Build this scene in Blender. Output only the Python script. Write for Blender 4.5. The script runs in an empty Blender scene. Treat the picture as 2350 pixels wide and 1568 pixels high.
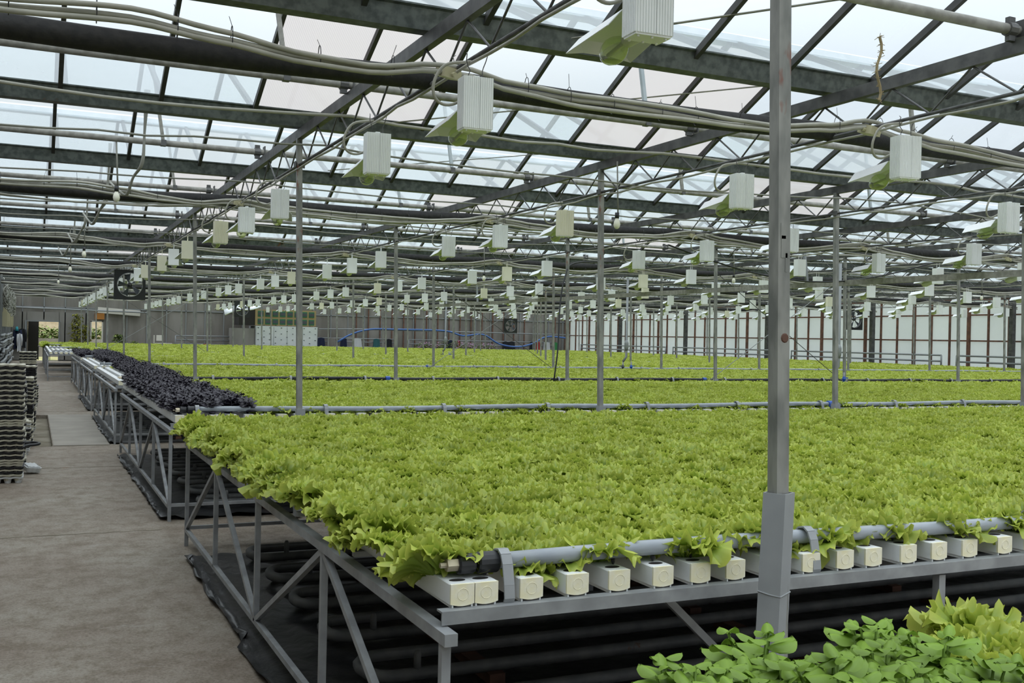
import bpy, math, random
from mathutils import Vector, Matrix, Euler
PI = math.pi
R = math.radians
random.seed(7)
S = bpy.context.scene
col = S.collection

# ------------------------------------------------------------------ camera, sky, exposure
FPX, YAW, PIT, ROL, EYE = 2371.0, .4343, -.0029, .0214, 1.65
cam_d = bpy.data.cameras.new('camera'); cam = bpy.data.objects.new('camera', cam_d); col.objects.link(cam)
cam_d.sensor_width = 36; cam_d.lens = 36 * FPX / 2350; cam_d.clip_end = 500; cam_d.clip_start = .05
cam.matrix_world = (Matrix.Translation((0, 0, EYE)) @ Matrix.Rotation(-YAW, 4, 'Z') @
                    Matrix.Rotation(PI / 2 + PIT, 4, 'X') @ Matrix.Rotation(ROL, 4, 'Z'))
S.camera = cam

SKY_HORIZON, SKY_ZENITH = .81, 4.0
w = bpy.data.worlds.new('overcast_sky'); S.world = w; w.use_nodes = True
nt = w.node_tree; nt.nodes.clear()
tc = nt.nodes.new('ShaderNodeTexCoord'); sp = nt.nodes.new('ShaderNodeSeparateXYZ')
nt.links.new(tc.outputs['Generated'], sp.inputs[0])
mr = nt.nodes.new('ShaderNodeMapRange'); mr.inputs['From Min'].default_value = .22; mr.inputs['From Max'].default_value = .9
mr.inputs['To Min'].default_value = SKY_HORIZON; mr.inputs['To Max'].default_value = SKY_ZENITH
nt.links.new(sp.outputs['Z'], mr.inputs['Value'])
nz = nt.nodes.new('ShaderNodeTexNoise'); nz.inputs['Scale'].default_value = 2.2; nz.inputs['Detail'].default_value = 4
mp = nt.nodes.new('ShaderNodeMapping'); mp.inputs['Scale'].default_value = (1, 1, 3.5)
nt.links.new(tc.outputs['Generated'], mp.inputs[0]); nt.links.new(mp.outputs[0], nz.inputs[0])
cr = nt.nodes.new('ShaderNodeValToRGB')
cr.color_ramp.elements[0].position = .35; cr.color_ramp.elements[0].color = (.86, .92, 1.0, 1)
cr.color_ramp.elements[1].position = .65; cr.color_ramp.elements[1].color = (.97, .99, 1.0, 1)
nt.links.new(nz.outputs[0], cr.inputs[0])
bg = nt.nodes.new('ShaderNodeBackground'); ow = nt.nodes.new('ShaderNodeOutputWorld')
nt.links.new(cr.outputs[0], bg.inputs['Color']); nt.links.new(mr.outputs[0], bg.inputs['Strength']); nt.links.new(bg.outputs[0], ow.inputs[0])
S.view_settings.view_transform = 'Standard'; S.view_settings.look = 'None'
S.view_settings.gamma = 1; S.view_settings.use_curve_mapping = False
S.view_settings.exposure = 0.0
S.cycles.max_bounces = 10; S.cycles.diffuse_bounces = 5; S.cycles.transparent_max_bounces = 40
S.cycles.transmission_bounces = 6; S.cycles.caustics_refractive = False; S.cycles.caustics_reflective = False

# ------------------------------------------------------------------ helpers
def proj(x, y, z):
    z -= EYE; lat = x * math.cos(YAW) - y * math.sin(YAW); d = x * math.sin(YAW) + y * math.cos(YAW)
    if d < .05: return (-9999, -9999)
    a, b = lat / d, -z / d + PIT
    a, b = a * math.cos(ROL) - b * math.sin(ROL), a * math.sin(ROL) + b * math.cos(ROL)
    return 1175 + FPX * a, 784 + FPX * b
def in_view(x, y, z, m=60):
    u, v = proj(x, y, z)
    return -m < u < 2350 + m and -m < v < 1568 + m

ORD = ['nearest', 'second', 'third', 'fourth', 'fifth', 'sixth', 'seventh', 'eighth', 'ninth', 'tenth', 'eleventh',
       'twelfth', 'thirteenth', 'fourteenth', 'fifteenth', 'sixteenth', 'seventeenth', 'eighteenth', 'nineteenth', 'twentieth']
ORD += ['%s-%s' % (a, b) for a in ('twenty', 'thirty', 'forty', 'fifty') for b in ('first', 'second', 'third', 'fourth', 'fifth', 'sixth', 'seventh', 'eighth', 'ninth')]
ROWN = ['first', 'second', 'third', 'fourth', 'fifth', 'sixth', 'seventh', 'eighth', 'ninth', 'tenth', 'eleventh']

def lin(c):
    return tuple((x / 255 / 12.92 if x / 255 < .04045 else ((x / 255 + .055) / 1.055) ** 2.4) for x in c)

def mat(name, c, rough=.6, metal=0., c2=None, scale=8., detail=4., stretch=(1, 1, 1), bump=0., spots=None, spot_scale=3., spot_pos=.62, spec=.5, transl=0.):
    m = bpy.data.materials.new(name); m.use_nodes = True
    t = m.node_tree; b = t.nodes['Principled BSDF']
    b.inputs['Roughness'].default_value = rough; b.inputs['Metallic'].default_value = metal
    b.inputs['Specular IOR Level'].default_value = spec
    b.inputs['Base Color'].default_value = (*c, 1)
    if c2 is not None or bump or spots:
        tcn = t.nodes.new('ShaderNodeTexCoord'); mp = t.nodes.new('ShaderNodeMapping'); mp.inputs['Scale'].default_value = stretch
        t.links.new(tcn.outputs['Object'], mp.inputs[0])
        n = t.nodes.new('ShaderNodeTexNoise'); n.inputs['Scale'].default_value = scale; n.inputs['Detail'].default_value = detail
        t.links.new(mp.outputs[0], n.inputs[0])
        out = None
        if c2 is not None:
            r = t.nodes.new('ShaderNodeValToRGB'); r.color_ramp.elements[0].position = .38; r.color_ramp.elements[1].position = .62
            r.color_ramp.elements[0].color = (*c, 1); r.color_ramp.elements[1].color = (*c2, 1)
            t.links.new(n.outputs[0], r.inputs[0]); out = r.outputs[0]
        if spots:
            n2 = t.nodes.new('ShaderNodeTexNoise'); n2.inputs['Scale'].default_value = spot_scale; n2.inputs['Detail'].default_value = 6; n2.inputs['Roughness'].default_value = .7
            t.links.new(mp.outputs[0], n2.inputs[0])
            r2 = t.nodes.new('ShaderNodeMapRange'); r2.inputs['From Min'].default_value = spot_pos; r2.inputs['From Max'].default_value = spot_pos + .04
            t.links.new(n2.outputs[0], r2.inputs['Value'])
            mx = t.nodes.new('ShaderNodeMix'); mx.data_type = 'RGBA'
            t.links.new(r2.outputs[0], mx.inputs[0])
            if out: t.links.new(out, mx.inputs[6])
            else: mx.inputs[6].default_value = (*c, 1)
            mx.inputs[7].default_value = (*spots, 1); out = mx.outputs[2]
        if out: t.links.new(out, b.inputs['Base Color'])
        if bump:
            bp = t.nodes.new('ShaderNodeBump'); bp.inputs['Strength'].default_value = bump; bp.inputs['Distance'].default_value = .02
            t.links.new(n.outputs[0], bp.inputs['Height']); t.links.new(bp.outputs[0], b.inputs['Normal'])
    return m

def sheet_mat(name, clear, tint, haze, lines=False, dirt=None):
    """glass or plastic glazing: partly see-through, partly scattering what falls on it"""
    m = bpy.data.materials.new(name); m.use_nodes = True; t = m.node_tree; t.nodes.clear()
    o = t.nodes.new('ShaderNodeOutputMaterial'); tr = t.nodes.new('ShaderNodeBsdfTransparent'); tr.inputs[0].default_value = (*tint, 1)
    tl = t.nodes.new('ShaderNodeBsdfTranslucent'); tl.inputs[0].default_value = (*haze, 1)
    df = t.nodes.new('ShaderNodeBsdfDiffuse'); df.inputs[0].default_value = (*haze, 1)
    mx1 = t.nodes.new('ShaderNodeMixShader'); mx1.inputs[0].default_value = .3
    t.links.new(tl.outputs[0], mx1.inputs[1]); t.links.new(df.outputs[0], mx1.inputs[2])
    mx = t.nodes.new('ShaderNodeMixShader')
    tcn = t.nodes.new('ShaderNodeTexCoord'); n = t.nodes.new('ShaderNodeTexNoise'); n.inputs['Scale'].default_value = .55; n.inputs['Detail'].default_value = 5
    t.links.new(tcn.outputs['Object'], n.inputs[0])
    mr = t.nodes.new('ShaderNodeMapRange'); mr.inputs['From Min'].default_value = .35; mr.inputs['From Max'].default_value = .65
    mr.inputs['To Min'].default_value = 1 - clear - .08; mr.inputs['To Max'].default_value = 1 - clear + .08
    t.links.new(n.outputs[0], mr.inputs['Value']); t.links.new(mr.outputs[0], mx.inputs[0])
    if lines:
        wv = t.nodes.new('ShaderNodeTexWave'); wv.inputs['Scale'].default_value = 22; wv.bands_direction = 'X'
        t.links.new(tcn.outputs['Object'], wv.inputs[0])
        cr = t.nodes.new('ShaderNodeValToRGB'); cr.color_ramp.elements[0].color = (*[c * .8 for c in haze], 1); cr.color_ramp.elements[1].color = (*haze, 1)
        t.links.new(wv.outputs[1], cr.inputs[0]); t.links.new(cr.outputs[0], tl.inputs[0])
    t.links.new(tr.outputs[0], mx.inputs[1]); t.links.new(mx1.outputs[0], mx.inputs[2])
    gl = t.nodes.new('ShaderNodeBsdfGlossy'); gl.inputs['Roughness'].default_value = .08
    fr = t.nodes.new('ShaderNodeMixShader'); fr.inputs[0].default_value = .03
    t.links.new(mx.outputs[0], fr.inputs[1]); t.links.new(gl.outputs[0], fr.inputs[2]); t.links.new(fr.outputs[0], o.inputs[0])
    return m

def leaf_mat(name, inner, rim, transl=.35, gloss=.06, grough=.45, nscale=30.):
    m = bpy.data.materials.new(name); m.use_nodes = True; t = m.node_tree; t.nodes.clear()
    o = t.nodes.new('ShaderNodeOutputMaterial')
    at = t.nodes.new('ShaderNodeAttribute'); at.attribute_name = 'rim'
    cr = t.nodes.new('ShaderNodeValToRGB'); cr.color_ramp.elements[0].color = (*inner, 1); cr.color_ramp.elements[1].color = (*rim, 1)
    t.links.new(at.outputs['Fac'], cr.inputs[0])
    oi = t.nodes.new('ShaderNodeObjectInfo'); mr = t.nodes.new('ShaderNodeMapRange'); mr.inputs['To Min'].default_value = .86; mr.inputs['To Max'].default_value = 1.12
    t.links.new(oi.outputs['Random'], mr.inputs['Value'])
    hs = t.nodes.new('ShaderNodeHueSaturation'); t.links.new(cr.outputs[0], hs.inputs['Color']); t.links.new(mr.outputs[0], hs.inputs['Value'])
    d = t.nodes.new('ShaderNodeBsdfDiffuse'); tl = t.nodes.new('ShaderNodeBsdfTranslucent'); g = t.nodes.new('ShaderNodeBsdfGlossy')
    g.inputs['Roughness'].default_value = grough
    t.links.new(hs.outputs[0], d.inputs[0]); t.links.new(hs.outputs[0], tl.inputs[0])
    a = t.nodes.new('ShaderNodeMixShader'); a.inputs[0].default_value = transl
    t.links.new(d.outputs[0], a.inputs[1]); t.links.new(tl.outputs[0], a.inputs[2])
    b = t.nodes.new('ShaderNodeMixShader'); b.inputs[0].default_value = gloss
    t.links.new(a.outputs[0], b.inputs[1]); t.links.new(g.outputs[0], b.inputs[2]); t.links.new(b.outputs[0], o.inputs[0])
    return m

M = {}
M['post'] = mat('galvanised_post', (.17, .175, .165), .5, .15, (.30, .30, .28), 14, 3, (1, 1, .35), .15, (.42, .42, .40), 9, .66)
M['post_rust'] = mat('galvanised_post_with_rust', (.17, .175, .165), .5, .15, (.30, .30, .28), 14, 3, (1, 1, .35), .15, (.20, .055, .03), 2.2, .56)
M['paint'] = mat('grey_paint', (.27, .285, .295), .45, 0, (.32, .335, .345), 5, 3, (1, 1, 1), .1, (.10, .05, .04), 16, .70)
M['frame'] = mat('bench_steel', (.24, .25, .26), .45, .1, (.33, .345, .355), 9, 3, (1, 1, 1), .05, (.12, .07, .05), 10, .72)
M['truss'] = mat('dark_steel', (.055, .055, .055), .5, .2, (.10, .10, .098), 9, 4, (1, 1, 1), .05)
M['gutter'] = mat('dark_galvanised_gutter', (.05, .06, .058), .5, .2, (.105, .12, .115), 18, 3, (1, 1, 1), .05, (.12, .055, .028), 2.0, .66)
M['bar'] = mat('glazing_bar', (.028, .028, .026), .6, 0, (.045, .045, .042), 9)
M['ridge'] = mat('weathered_aluminium', (.42, .47, .50), .5, .1, (.52, .57, .60), 4)
M['pipe'] = mat('dusty_pipe', (.23, .225, .20), .6, .1, (.34, .33, .30), 16, 4, (1, 1, 1), .1, (.18, .10, .08), 3, .70)
M['conduit'] = mat('beige_conduit', (.30, .295, .25), .7, 0, (.37, .36, .31), 6)
M['cable'] = mat('grey_cable', (.22, .22, .19), .7)
M['blackpipe'] = mat('black_foam', (.012, .012, .012), .8, 0, (.022, .021, .02), 20, 4, (1, 1, 1), .3)
M['black'] = mat('black_plastic', (.012, .013, .015), .45)
M['lamp'] = mat('white_enamel', (.80, .82, .81), .45, 0, (.84, .86, .85), 5)
M['lamp_old'] = mat('yellowed_enamel', (.76, .74, .58), .5, 0, (.80, .78, .63), 5)
M['reflector'] = mat('reflector_aluminium', (.80, .82, .83), .4, .2)
M['socket'] = mat('porcelain_socket', (.60, .62, .52), .5)
M['bulbwhite'] = mat('opal_bulb', (.80, .79, .66), .3)
M['pvc'] = mat('white_pvc', (.80, .82, .83), .35, 0, (.84, .86, .86), 7)
M['cap'] = mat('cream_cap', (.86, .80, .54), .45, 0, (.88, .85, .70), 22, 4, (1, 1, 1), .1, (.34, .27, .14), 60, .76)
M['greypvc'] = mat('grey_pvc_pipe', (.28, .31, .345), .3, 0, (.33, .36, .39), 7, 3, (1, 1, 1), .03, (.44, .42, .36), 8, .64)
M['slotblack'] = mat('black_slot', (.012, .010, .008), .9)
M['brass'] = mat('pale_brass', (.52, .46, .34), .4, .5)
M['blue'] = mat('blue_plastic', (.02, .09, .42), .4)
M['floorpipe'] = mat('painted_heating_pipe', (.085, .09, .09), .6, 0, (.13, .13, .125), 9, 3, (1, 1, 1), 0, (.10, .06, .035), 5, .66)
M['film'] = mat('black_film', (.012, .013, .014), .35, 0, (.03, .03, .032), 6, 5, (1, 1, 1), .8)
M['concrete_panel'] = mat('concrete_wall', (.20, .195, .175), .85, 0, (.27, .26, .24), 1.2, 5, (1, 1, .4), .1)
M['panelgrey'] = mat('dirty_polycarbonate', (.15, .138, .12), .5, 0, (.25, .235, .215), .9, 5, (1.4, 1, .35))
M['rust'] = mat('rusty_steel', (.10, .05, .035), .8, 0, (.17, .08, .05), 6)
M['whitewall'] = mat('white_sandwich_panel', (.62, .66, .67), .5, 0, (.68, .71, .71), 2)
M['steelrail'] = mat('grey_wall_pipe', (.24, .255, .26), .5, .1)
M['tan'] = mat('tan_board', (.36, .27, .13), .7)
M['greenmesh'] = mat('green_grille', (.03, .16, .08), .6)
M['slate'] = mat('slate_grille', (.05, .06, .075), .6, 0, (.08, .09, .10), 30, 2, (6, 1, 20))
M['red'] = mat('red_plastic', (.34, .02, .025), .5)
M['navy'] = mat('navy_cloth', (.012, .018, .05), .9)
M['whitecloth'] = mat('white_cloth', (.6, .62, .64), .9)
M['darkcloth'] = mat('black_cloth', (.012, .014, .018), .9)
M['teal'] = mat('teal_cloth', (.03, .12, .13), .9)
M['turq'] = mat('turquoise_cloth', (.05, .34, .40), .9)
M['greencloth'] = mat('green_cloth', (.05, .25, .08), .9)
M['orange'] = mat('orange_paint', (.42, .17, .03), .6)
M['creambox'] = mat('cream_box', (.46, .43, .28), .5)
M['trayblack'] = mat('black_tray', (.016, .016, .018), .5)
M['traycream'] = mat('cream_tray', (.50, .48, .38), .55)
M['traywhite'] = mat('white_tray', (.62, .64, .64), .5)
M['paper'] = mat('paper', (.62, .60, .54), .8)
M['foil'] = mat('white_film', (.85, .88, .92), .3)
M['pink'] = mat('pink_petals', (.55, .35, .50), .8)
M['bush'] = mat('bush_green', (.10, .17, .035), .8, 0, (.20, .24, .06), 6)
M['field'] = mat('field_grass', (.20, .24, .07), .9, 0, (.36, .30, .14), 1.5)
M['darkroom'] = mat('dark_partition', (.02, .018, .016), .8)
M['glass'] = sheet_mat('greenhouse_glass', .62, (.93, .965, .965), (.52, .57, .60))
M['poly'] = sheet_mat('old_polycarbonate', .10, (.9, .9, .9), (.49, .465, .45), True)
M['wallpanel'] = sheet_mat('whitened_wall_glazing', .10, (.9, .94, .94), (.72, .76, .77))
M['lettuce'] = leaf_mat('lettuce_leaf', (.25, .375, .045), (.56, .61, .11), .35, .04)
M['lettuce_fg'] = M['lettuce']
M['basil'] = leaf_mat('green_basil_leaf', (.165, .285, .030), (.22, .35, .045), .22, .04, .5)
M['purple'] = leaf_mat('purple_basil_leaf', (.016, .012, .020), (.027, .022, .034), .08, .075, .42)
M['vine'] = leaf_mat('vine_leaf', (.07, .13, .025), (.24, .24, .04), .3, .03)
# clear lamp bulb
m = bpy.data.materials.new('clear_bulb_glass'); m.use_nodes = True; t = m.node_tree; t.nodes.clear()
o_ = t.nodes.new('ShaderNodeOutputMaterial'); tr = t.nodes.new('ShaderNodeBsdfTransparent'); tr.inputs[0].default_value = (.86, .93, .70, 1)
gl = t.nodes.new('ShaderNodeBsdfGlossy'); gl.inputs['Roughness'].default_value = .04
lw = t.nodes.new('ShaderNodeLayerWeight'); lw.inputs[0].default_value = .35; mx = t.nodes.new('ShaderNodeMixShader')
t.links.new(lw.outputs['Facing'], mx.inputs[0]); t.links.new(tr.outputs[0], mx.inputs[1]); t.links.new(gl.outputs[0], mx.inputs[2]); t.links.new(mx.outputs[0], o_.inputs[0])
M['bulb'] = m
# concrete floor
m = bpy.data.materials.new('stained_concrete_floor'); m.use_nodes = True; t = m.node_tree; b = t.nodes['Principled BSDF']; b.inputs['Roughness'].default_value = .75
tcn = t.nodes.new('ShaderNodeTexCoord')
def noise(s, d=5, st=(1, 1, 1), r=.6):
    mp = t.nodes.new('ShaderNodeMapping'); mp.inputs['Scale'].default_value = st; t.links.new(tcn.outputs['Object'], mp.inputs[0])
    n = t.nodes.new('ShaderNodeTexNoise'); n.inputs['Scale'].default_value = s; n.inputs['Detail'].default_value = d; n.inputs['Roughness'].default_value = r
    t.links.new(mp.outputs[0], n.inputs[0]); return n
def ramp(n, p0, c0, p1, c1):
    r = t.nodes.new('ShaderNodeValToRGB'); r.color_ramp.elements[0].position = p0; r.color_ramp.elements[0].color = (*c0, 1)
    r.color_ramp.elements[1].position = p1; r.color_ramp.elements[1].color = (*c1, 1); t.links.new(n.outputs[0], r.inputs[0]); return r
def mixc(kind, f, a, bb):
    x = t.nodes.new('ShaderNodeMix'); x.data_type = 'RGBA'; x.blend_type = kind
    if isinstance(f, float): x.inputs[0].default_value = f
    else: t.links.new(f, x.inputs[0])
    t.links.new(a, x.inputs[6]); t.links.new(bb, x.inputs[7]); return x.outputs[2]
FLOORN = noise(60, 6, (1, 1, 1), .8)
c1 = ramp(noise(.9, 6, (1, .8, 1), .7), .35, (.26, .215, .172), .68, (.335, .305, .255))
c2 = ramp(noise(5, 10, (1, .8, 1), .82), .40, (.62, .57, .50), .56, (1, 1, 1))
c3 = ramp(FLOORN, .34, (.55, .52, .48), .55, (1.0, 1.0, 1.0))
c4 = ramp(noise(1.6, 12, (.5, 1.6, 1), .88), .57, (0, 0, 0), .66, (.8, .8, .8))
pale = t.nodes.new('ShaderNodeRGB'); pale.outputs[0].default_value = (.36, .34, .30, 1)
o1 = mixc('MULTIPLY', 1.0, c1.outputs[0], c2.outputs[0]); o1 = mixc('MULTIPLY', 1.0, o1, c3.outputs[0]); o1 = mixc('MIX', c4.outputs[0], o1, pale.outputs[0])
t.links.new(o1, b.inputs['Base Color'])
bp = t.nodes.new('ShaderNodeBump'); bp.inputs['Strength'].default_value = .35; bp.inputs['Distance'].default_value = .01
t.links.new(FLOORN.outputs[0], bp.inputs['Height']); t.links.new(bp.outputs[0], b.inputs['Normal'])
M['floor'] = m
M['slab'] = mat('smooth_concrete_patch', (.235, .215, .18), .7, 0, (.29, .265, .225), 2, 6, (1, 1, 1), .1)
M['dirt'] = mat('bare_dirt', (.14, .12, .08), .9, 0, (.24, .215, .165), 3, 6, (1, 1, 1), .5, (.18, .09, .04), 1.5, .6)

class MB:
    def __init__(s): s.v = []; s.f = []; s.mi = []; s.at = []; s.cur = 0; s.sm = False
    def add(s, vs, fs, at=None):
        o = len(s.v); s.v += [tuple(p) for p in vs]; s.f += [tuple(i + o for i in f) for f in fs]; s.mi += [s.cur] * len(fs)
        s.at += list(at) if at is not None else [0.] * len(vs)
        return s
    def box(s, c, d, rot=None):
        x, y, z = [k / 2 for k in d]
        vs = [Vector(p) for p in [(-x, -y, -z), (x, -y, -z), (x, y, -z), (-x, y, -z), (-x, -y, z), (x, -y, z), (x, y, z), (-x, y, z)]]
        if rot is not None: vs = [rot @ p for p in vs]
        c = Vector(c); return s.add([p + c for p in vs], [(0, 3, 2, 1), (4, 5, 6, 7), (0, 1, 5, 4), (1, 2, 6, 5), (2, 3, 7, 6), (3, 0, 4, 7)])
    def bar(s, a, b, w, h, up=(0, 0, 1)):
        a, b = Vector(a), Vector(b); d = (b - a).normalized(); up = Vector(up)
        if abs(d.dot(up)) > .99: up = Vector((0, 1, 0))
        x = d.cross(up).normalized() * w / 2; y = x.cross(d).normalized() * h / 2
        vs = [a - x - y, a + x - y, a + x + y, a - x + y, b - x - y, b + x - y, b + x + y, b - x + y]
        return s.add(vs, [(0, 3, 2, 1), (4, 5, 6, 7), (0, 1, 5, 4), (1, 2, 6, 5), (2, 3, 7, 6), (3, 0, 4, 7)])
    def tube(s, pts, r, n=8, cap=True):
        pts = [Vector(p) for p in pts]; N = len(pts); rr = r if isinstance(r, (list, tuple)) else [r] * N
        vs = []; fs = []; prev = None
        for i, p in enumerate(pts):
            d = (pts[min(i + 1, N - 1)] - pts[max(i - 1, 0)])
            d = d.normalized() if d.length > 1e-9 else Vector((0, 0, 1))
            if prev is None:
                up = Vector((0, 0, 1)) if abs(d.z) < .9 else Vector((0, 1, 0)); x = d.cross(up).normalized()
            else:
                x = (prev - d * prev.dot(d)); x = x.normalized() if x.length > 1e-6 else d.orthogonal().normalized()
            prev = x; y = d.cross(x)
            for k in range(n):
                a = 2 * PI * k / n; vs.append(p + (x * math.cos(a) + y * math.sin(a)) * rr[i])
        for i in range(N - 1):
            for k in range(n):
                k2 = (k + 1) % n; fs.append((i * n + k, i * n + k2, (i + 1) * n + k2, (i + 1) * n + k))
        if cap: fs += [tuple(reversed(range(n))), tuple(range((N - 1) * n, N * n))]
        return s.add(vs, fs)
    def quad(s, a, b, c, d): return s.add([a, b, c, d], [(0, 1, 2, 3)])
    def prism(s, prof, y0, y1, axis='y'):
        """closed profile of (p, z) pairs swept along an axis"""
        n = len(prof)
        f = (lambda p, z, t: (p, t, z)) if axis == 'y' else (lambda p, z, t: (t, p, z))
        vs = [f(p, z, y0) for p, z in prof] + [f(p, z, y1) for p, z in prof]
        return s.add(vs, [tuple(range(n)), tuple(reversed(range(n, 2 * n)))] + [(i, n + i, n + (i + 1) % n, (i + 1) % n) for i in range(n)])
    def mesh(s, name, mats, smooth=None, attr=False):
        me = bpy.data.meshes.new(name); me.from_pydata(s.v, [], s.f)
        for m_ in (mats if isinstance(mats, (list, tuple)) else [mats]): me.materials.append(m_)
        if len(set(s.mi)) > 1 or (s.mi and s.mi[0]): me.polygons.foreach_set('material_index', s.mi)
        if smooth if smooth is not None else s.sm: me.polygons.foreach_set('use_smooth', [True] * len(s.f))
        if attr:
            a = me.attributes.new('rim', 'FLOAT', 'POINT'); a.data.foreach_set('value', s.at)
        me.update(); return me
    def build(s, name, mats, parent=None, smooth=None, loc=None, attr=False):
        return obj(name, s.mesh(name, mats, smooth, attr), parent, loc)

def smooth(pts, n=5):
    P = [Vector(p) for p in pts]; P = [P[0] * 2 - P[1]] + P + [P[-1] * 2 - P[-2]]; out = []
    for i in range(1, len(P) - 2):
        a, b, c, d = P[i - 1:i + 3]
        for q in range(n): t_ = q / n; out.append(.5 * ((2 * b) + (c - a) * t_ + (2 * a - 5 * b + 4 * c - d) * t_ ** 2 + (3 * b - a - 3 * c + d) * t_ ** 3))
    return out + [P[-2]]
def obj(name, me, parent=None, loc=None):
    o = bpy.data.objects.new(name, me); col.objects.link(o)
    if parent is not None: o.parent = parent
    if loc is not None: o.location = loc
    return o
def tag(o, label=None, cat=None, group=None, kind=None):
    if label: o['label'] = label
    if cat: o['category'] = cat
    if group: o['group'] = group
    if kind: o['kind'] = kind
    return o
def empty(name, loc=(0, 0, 0), rz=0, label=None, cat=None, group=None):
    o = bpy.data.objects.new(name, None); col.objects.link(o); o.location = loc; o.rotation_euler = (0, 0, rz); o.empty_display_size = .1
    return tag(o, label, cat, group)
def dup(root, loc=None, rz=None, label=None, group=None, scale=None):
    r = root.copy(); col.objects.link(r)
    if loc is not None: r.location = loc
    if rz is not None: r.rotation_euler = (0, 0, rz)
    if scale is not None: r.scale = scale
    if label: r['label'] = label
    if group: r['group'] = group
    for ch in list(root.children):
        c = ch.copy(); col.objects.link(c); c.parent = r
        for g in list(ch.children):
            d = g.copy(); col.objects.link(d); d.parent = c
    return r
def struct(name, mb, mats, smooth=False, label=None):
    o = mb.build(name, mats, None, smooth); o['kind'] = 'structure'
    if label: o['label'] = label
    return o

# ------------------------------------------------------------------ layout numbers (metres)
ROWX, DX = 2.2, 3.1            # rows of posts run into depth at these X
LINEY, DY = 2.64, 6.565        # lines of posts across at these Y
XL, XR, YB, YN = -1.05, 31.0, 58.2, -4.0
ZG = 3.49                      # underside of the gutters
ZR = 4.36                      # roof ridges
HS = DY / 4                    # half a roof span
LEAN = -.0207
NROW, NLINE = 10, 9

# ------------------------------------------------------------------ floor, ground, walls
pit = (-.55, .28, 15.85, 21.6)
f = MB(); yn, yf = -6, YB + .3
def slabq(mb, x0, x1, y0, y1, z=0.): mb.quad((x0, y0, z), (x1, y0, z), (x1, y1, z), (x0, y1, z))
slabq(f, -1.4, 33, yn, pit[2]); slabq(f, -1.4, 33, pit[3], yf); slabq(f, -1.4, pit[0], pit[2], pit[3]); slabq(f, pit[1], 33, pit[2], pit[3])
for a, b_ in (((pit[0], pit[2]), (pit[1], pit[2])), ((pit[1], pit[2]), (pit[1], pit[3])), ((pit[1], pit[3]), (pit[0], pit[3])), ((pit[0], pit[3]), (pit[0], pit[2]))):
    f.quad((*a, 0), (*b_, 0), (*b_, -.09), (*a, -.09))
struct('floor', f, M['floor'])
p = MB(); rj = random.Random(12)
for yj, x0_, x1_ in ((13.35, -1.2, 1.05), (9.0, -1.2, 1.0), (15.8, -1.2, 1.1), (22.4, -.5, 1.1), (29.6, -1.2, 1.1)):
    pts = [(x0_ + (x1_ - x0_) * q / 24, yj + rj.uniform(-.02, .02), .001) for q in range(25)]
    for q in range(24): p.bar(pts[q], pts[q + 1], .012 + rj.random() * .012, .003)
struct('trim_50', p, M['dirt'])
p = MB(); slabq(p, pit[0], pit[1], pit[2], pit[3], -.07)
tag(p.build('dirt_bed', M['dirt']), 'sunken patch of bare dirt cut into the concrete aisle beside the tray stacks', 'dirt')
p = MB(); p.box((.66, 18.7, .003), (.74, 5.7, .012)); tag(p.build('concrete_slab', M['slab']), 'smooth lighter concrete patch in the aisle right of the dirt patch', 'slab')
p = MB(); slabq(p, -60, 90, -30, 160, -.12); tag(p.build('floor_outside', M['field']), kind='structure')

# left wall: dull glazing with uprights
wl = MB(); wl.box((XL - .05, 27, 1.75), (.06, 63, 3.5)); struct('wall_left', wl, M['panelgrey'])
tr_ = MB()
for k in range(62): tr_.box((XL + .01, YN + k * 1.0, 1.75), (.05, .05, 3.5))
struct('trim_1', tr_, M['steelrail'])

# back wall with a doorway and a small window
def rect_wall(mb, x0, x1, z0, z1, y, holes, th=.08):
    xs = sorted({x0, x1, *[h[0] for h in holes], *[h[1] for h in holes]}); zs = sorted({z0, z1, *[h[2] for h in holes], *[h[3] for h in holes]})
    for i in range(len(xs) - 1):
        for j in range(len(zs) - 1):
            cx, cz = (xs[i] + xs[i + 1]) / 2, (zs[j] + zs[j + 1]) / 2
            if any(h[0] < cx < h[1] and h[2] < cz < h[3] for h in holes): continue
            mb.box((cx, y, cz), (xs[i + 1] - xs[i], th, zs[j + 1] - zs[j]))
bw = MB(); rect_wall(bw, XL - .2, XR + .2, 0, 3.55, YB + .04, [(-.28, 1.2, 0, 2.0), (2.74, 3.3, .95, 2.08)])
struct('wall_back', bw, M['panelgrey'])
cp = MB()
for x0, x1, z0, z1 in ((-1.15, -.30, .9, 2.5), (-.30, 1.22, 2.04, 2.52), (1.22, 2.55, .02, 2.52), (-1.15, -.3, .02, .86)): cp.box(((x0 + x1) / 2, YB - .03, (z0 + z1) / 2), (x1 - x0 - .03, .05, z1 - z0 - .03))
struct('trim_2', cp, M['concrete_panel'])
tr_ = MB()
for k in range(33): tr_.box((XL + k * 1.0 + .55, YB - .03, 1.75 if not -.3 < XL + k + .55 < 1.3 else 2.8), (.05, .05, 3.5 if not -.3 < XL + k + .55 < 1.3 else 1.4))
tr_.box((15, YB - .03, 2.75), (32, .05, .05)); tr_.box((17.2, YB - .03, .72), (27, .05, .05))
struct('trim_3', tr_, M['steelrail'])
tr_ = MB()
for k in range(20): tr_.box((17 + k * .72, YB - .06, 1.75), (.06, .04, 3.4))
struct('trim_4', tr_, M['rust'])
wf = MB()
for a, b_, c_, d_ in ((2.72, 2.78, .93, 2.1), (3.27, 3.33, .93, 2.1), (2.72, 3.33, .93, .98), (2.72, 3.33, 2.05, 2.1)): wf.box(((a + b_) / 2, YB - .02, (c_ + d_) / 2), (b_ - a, .1, d_ - c_))
struct('window_1', wf, M['paper'])

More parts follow.
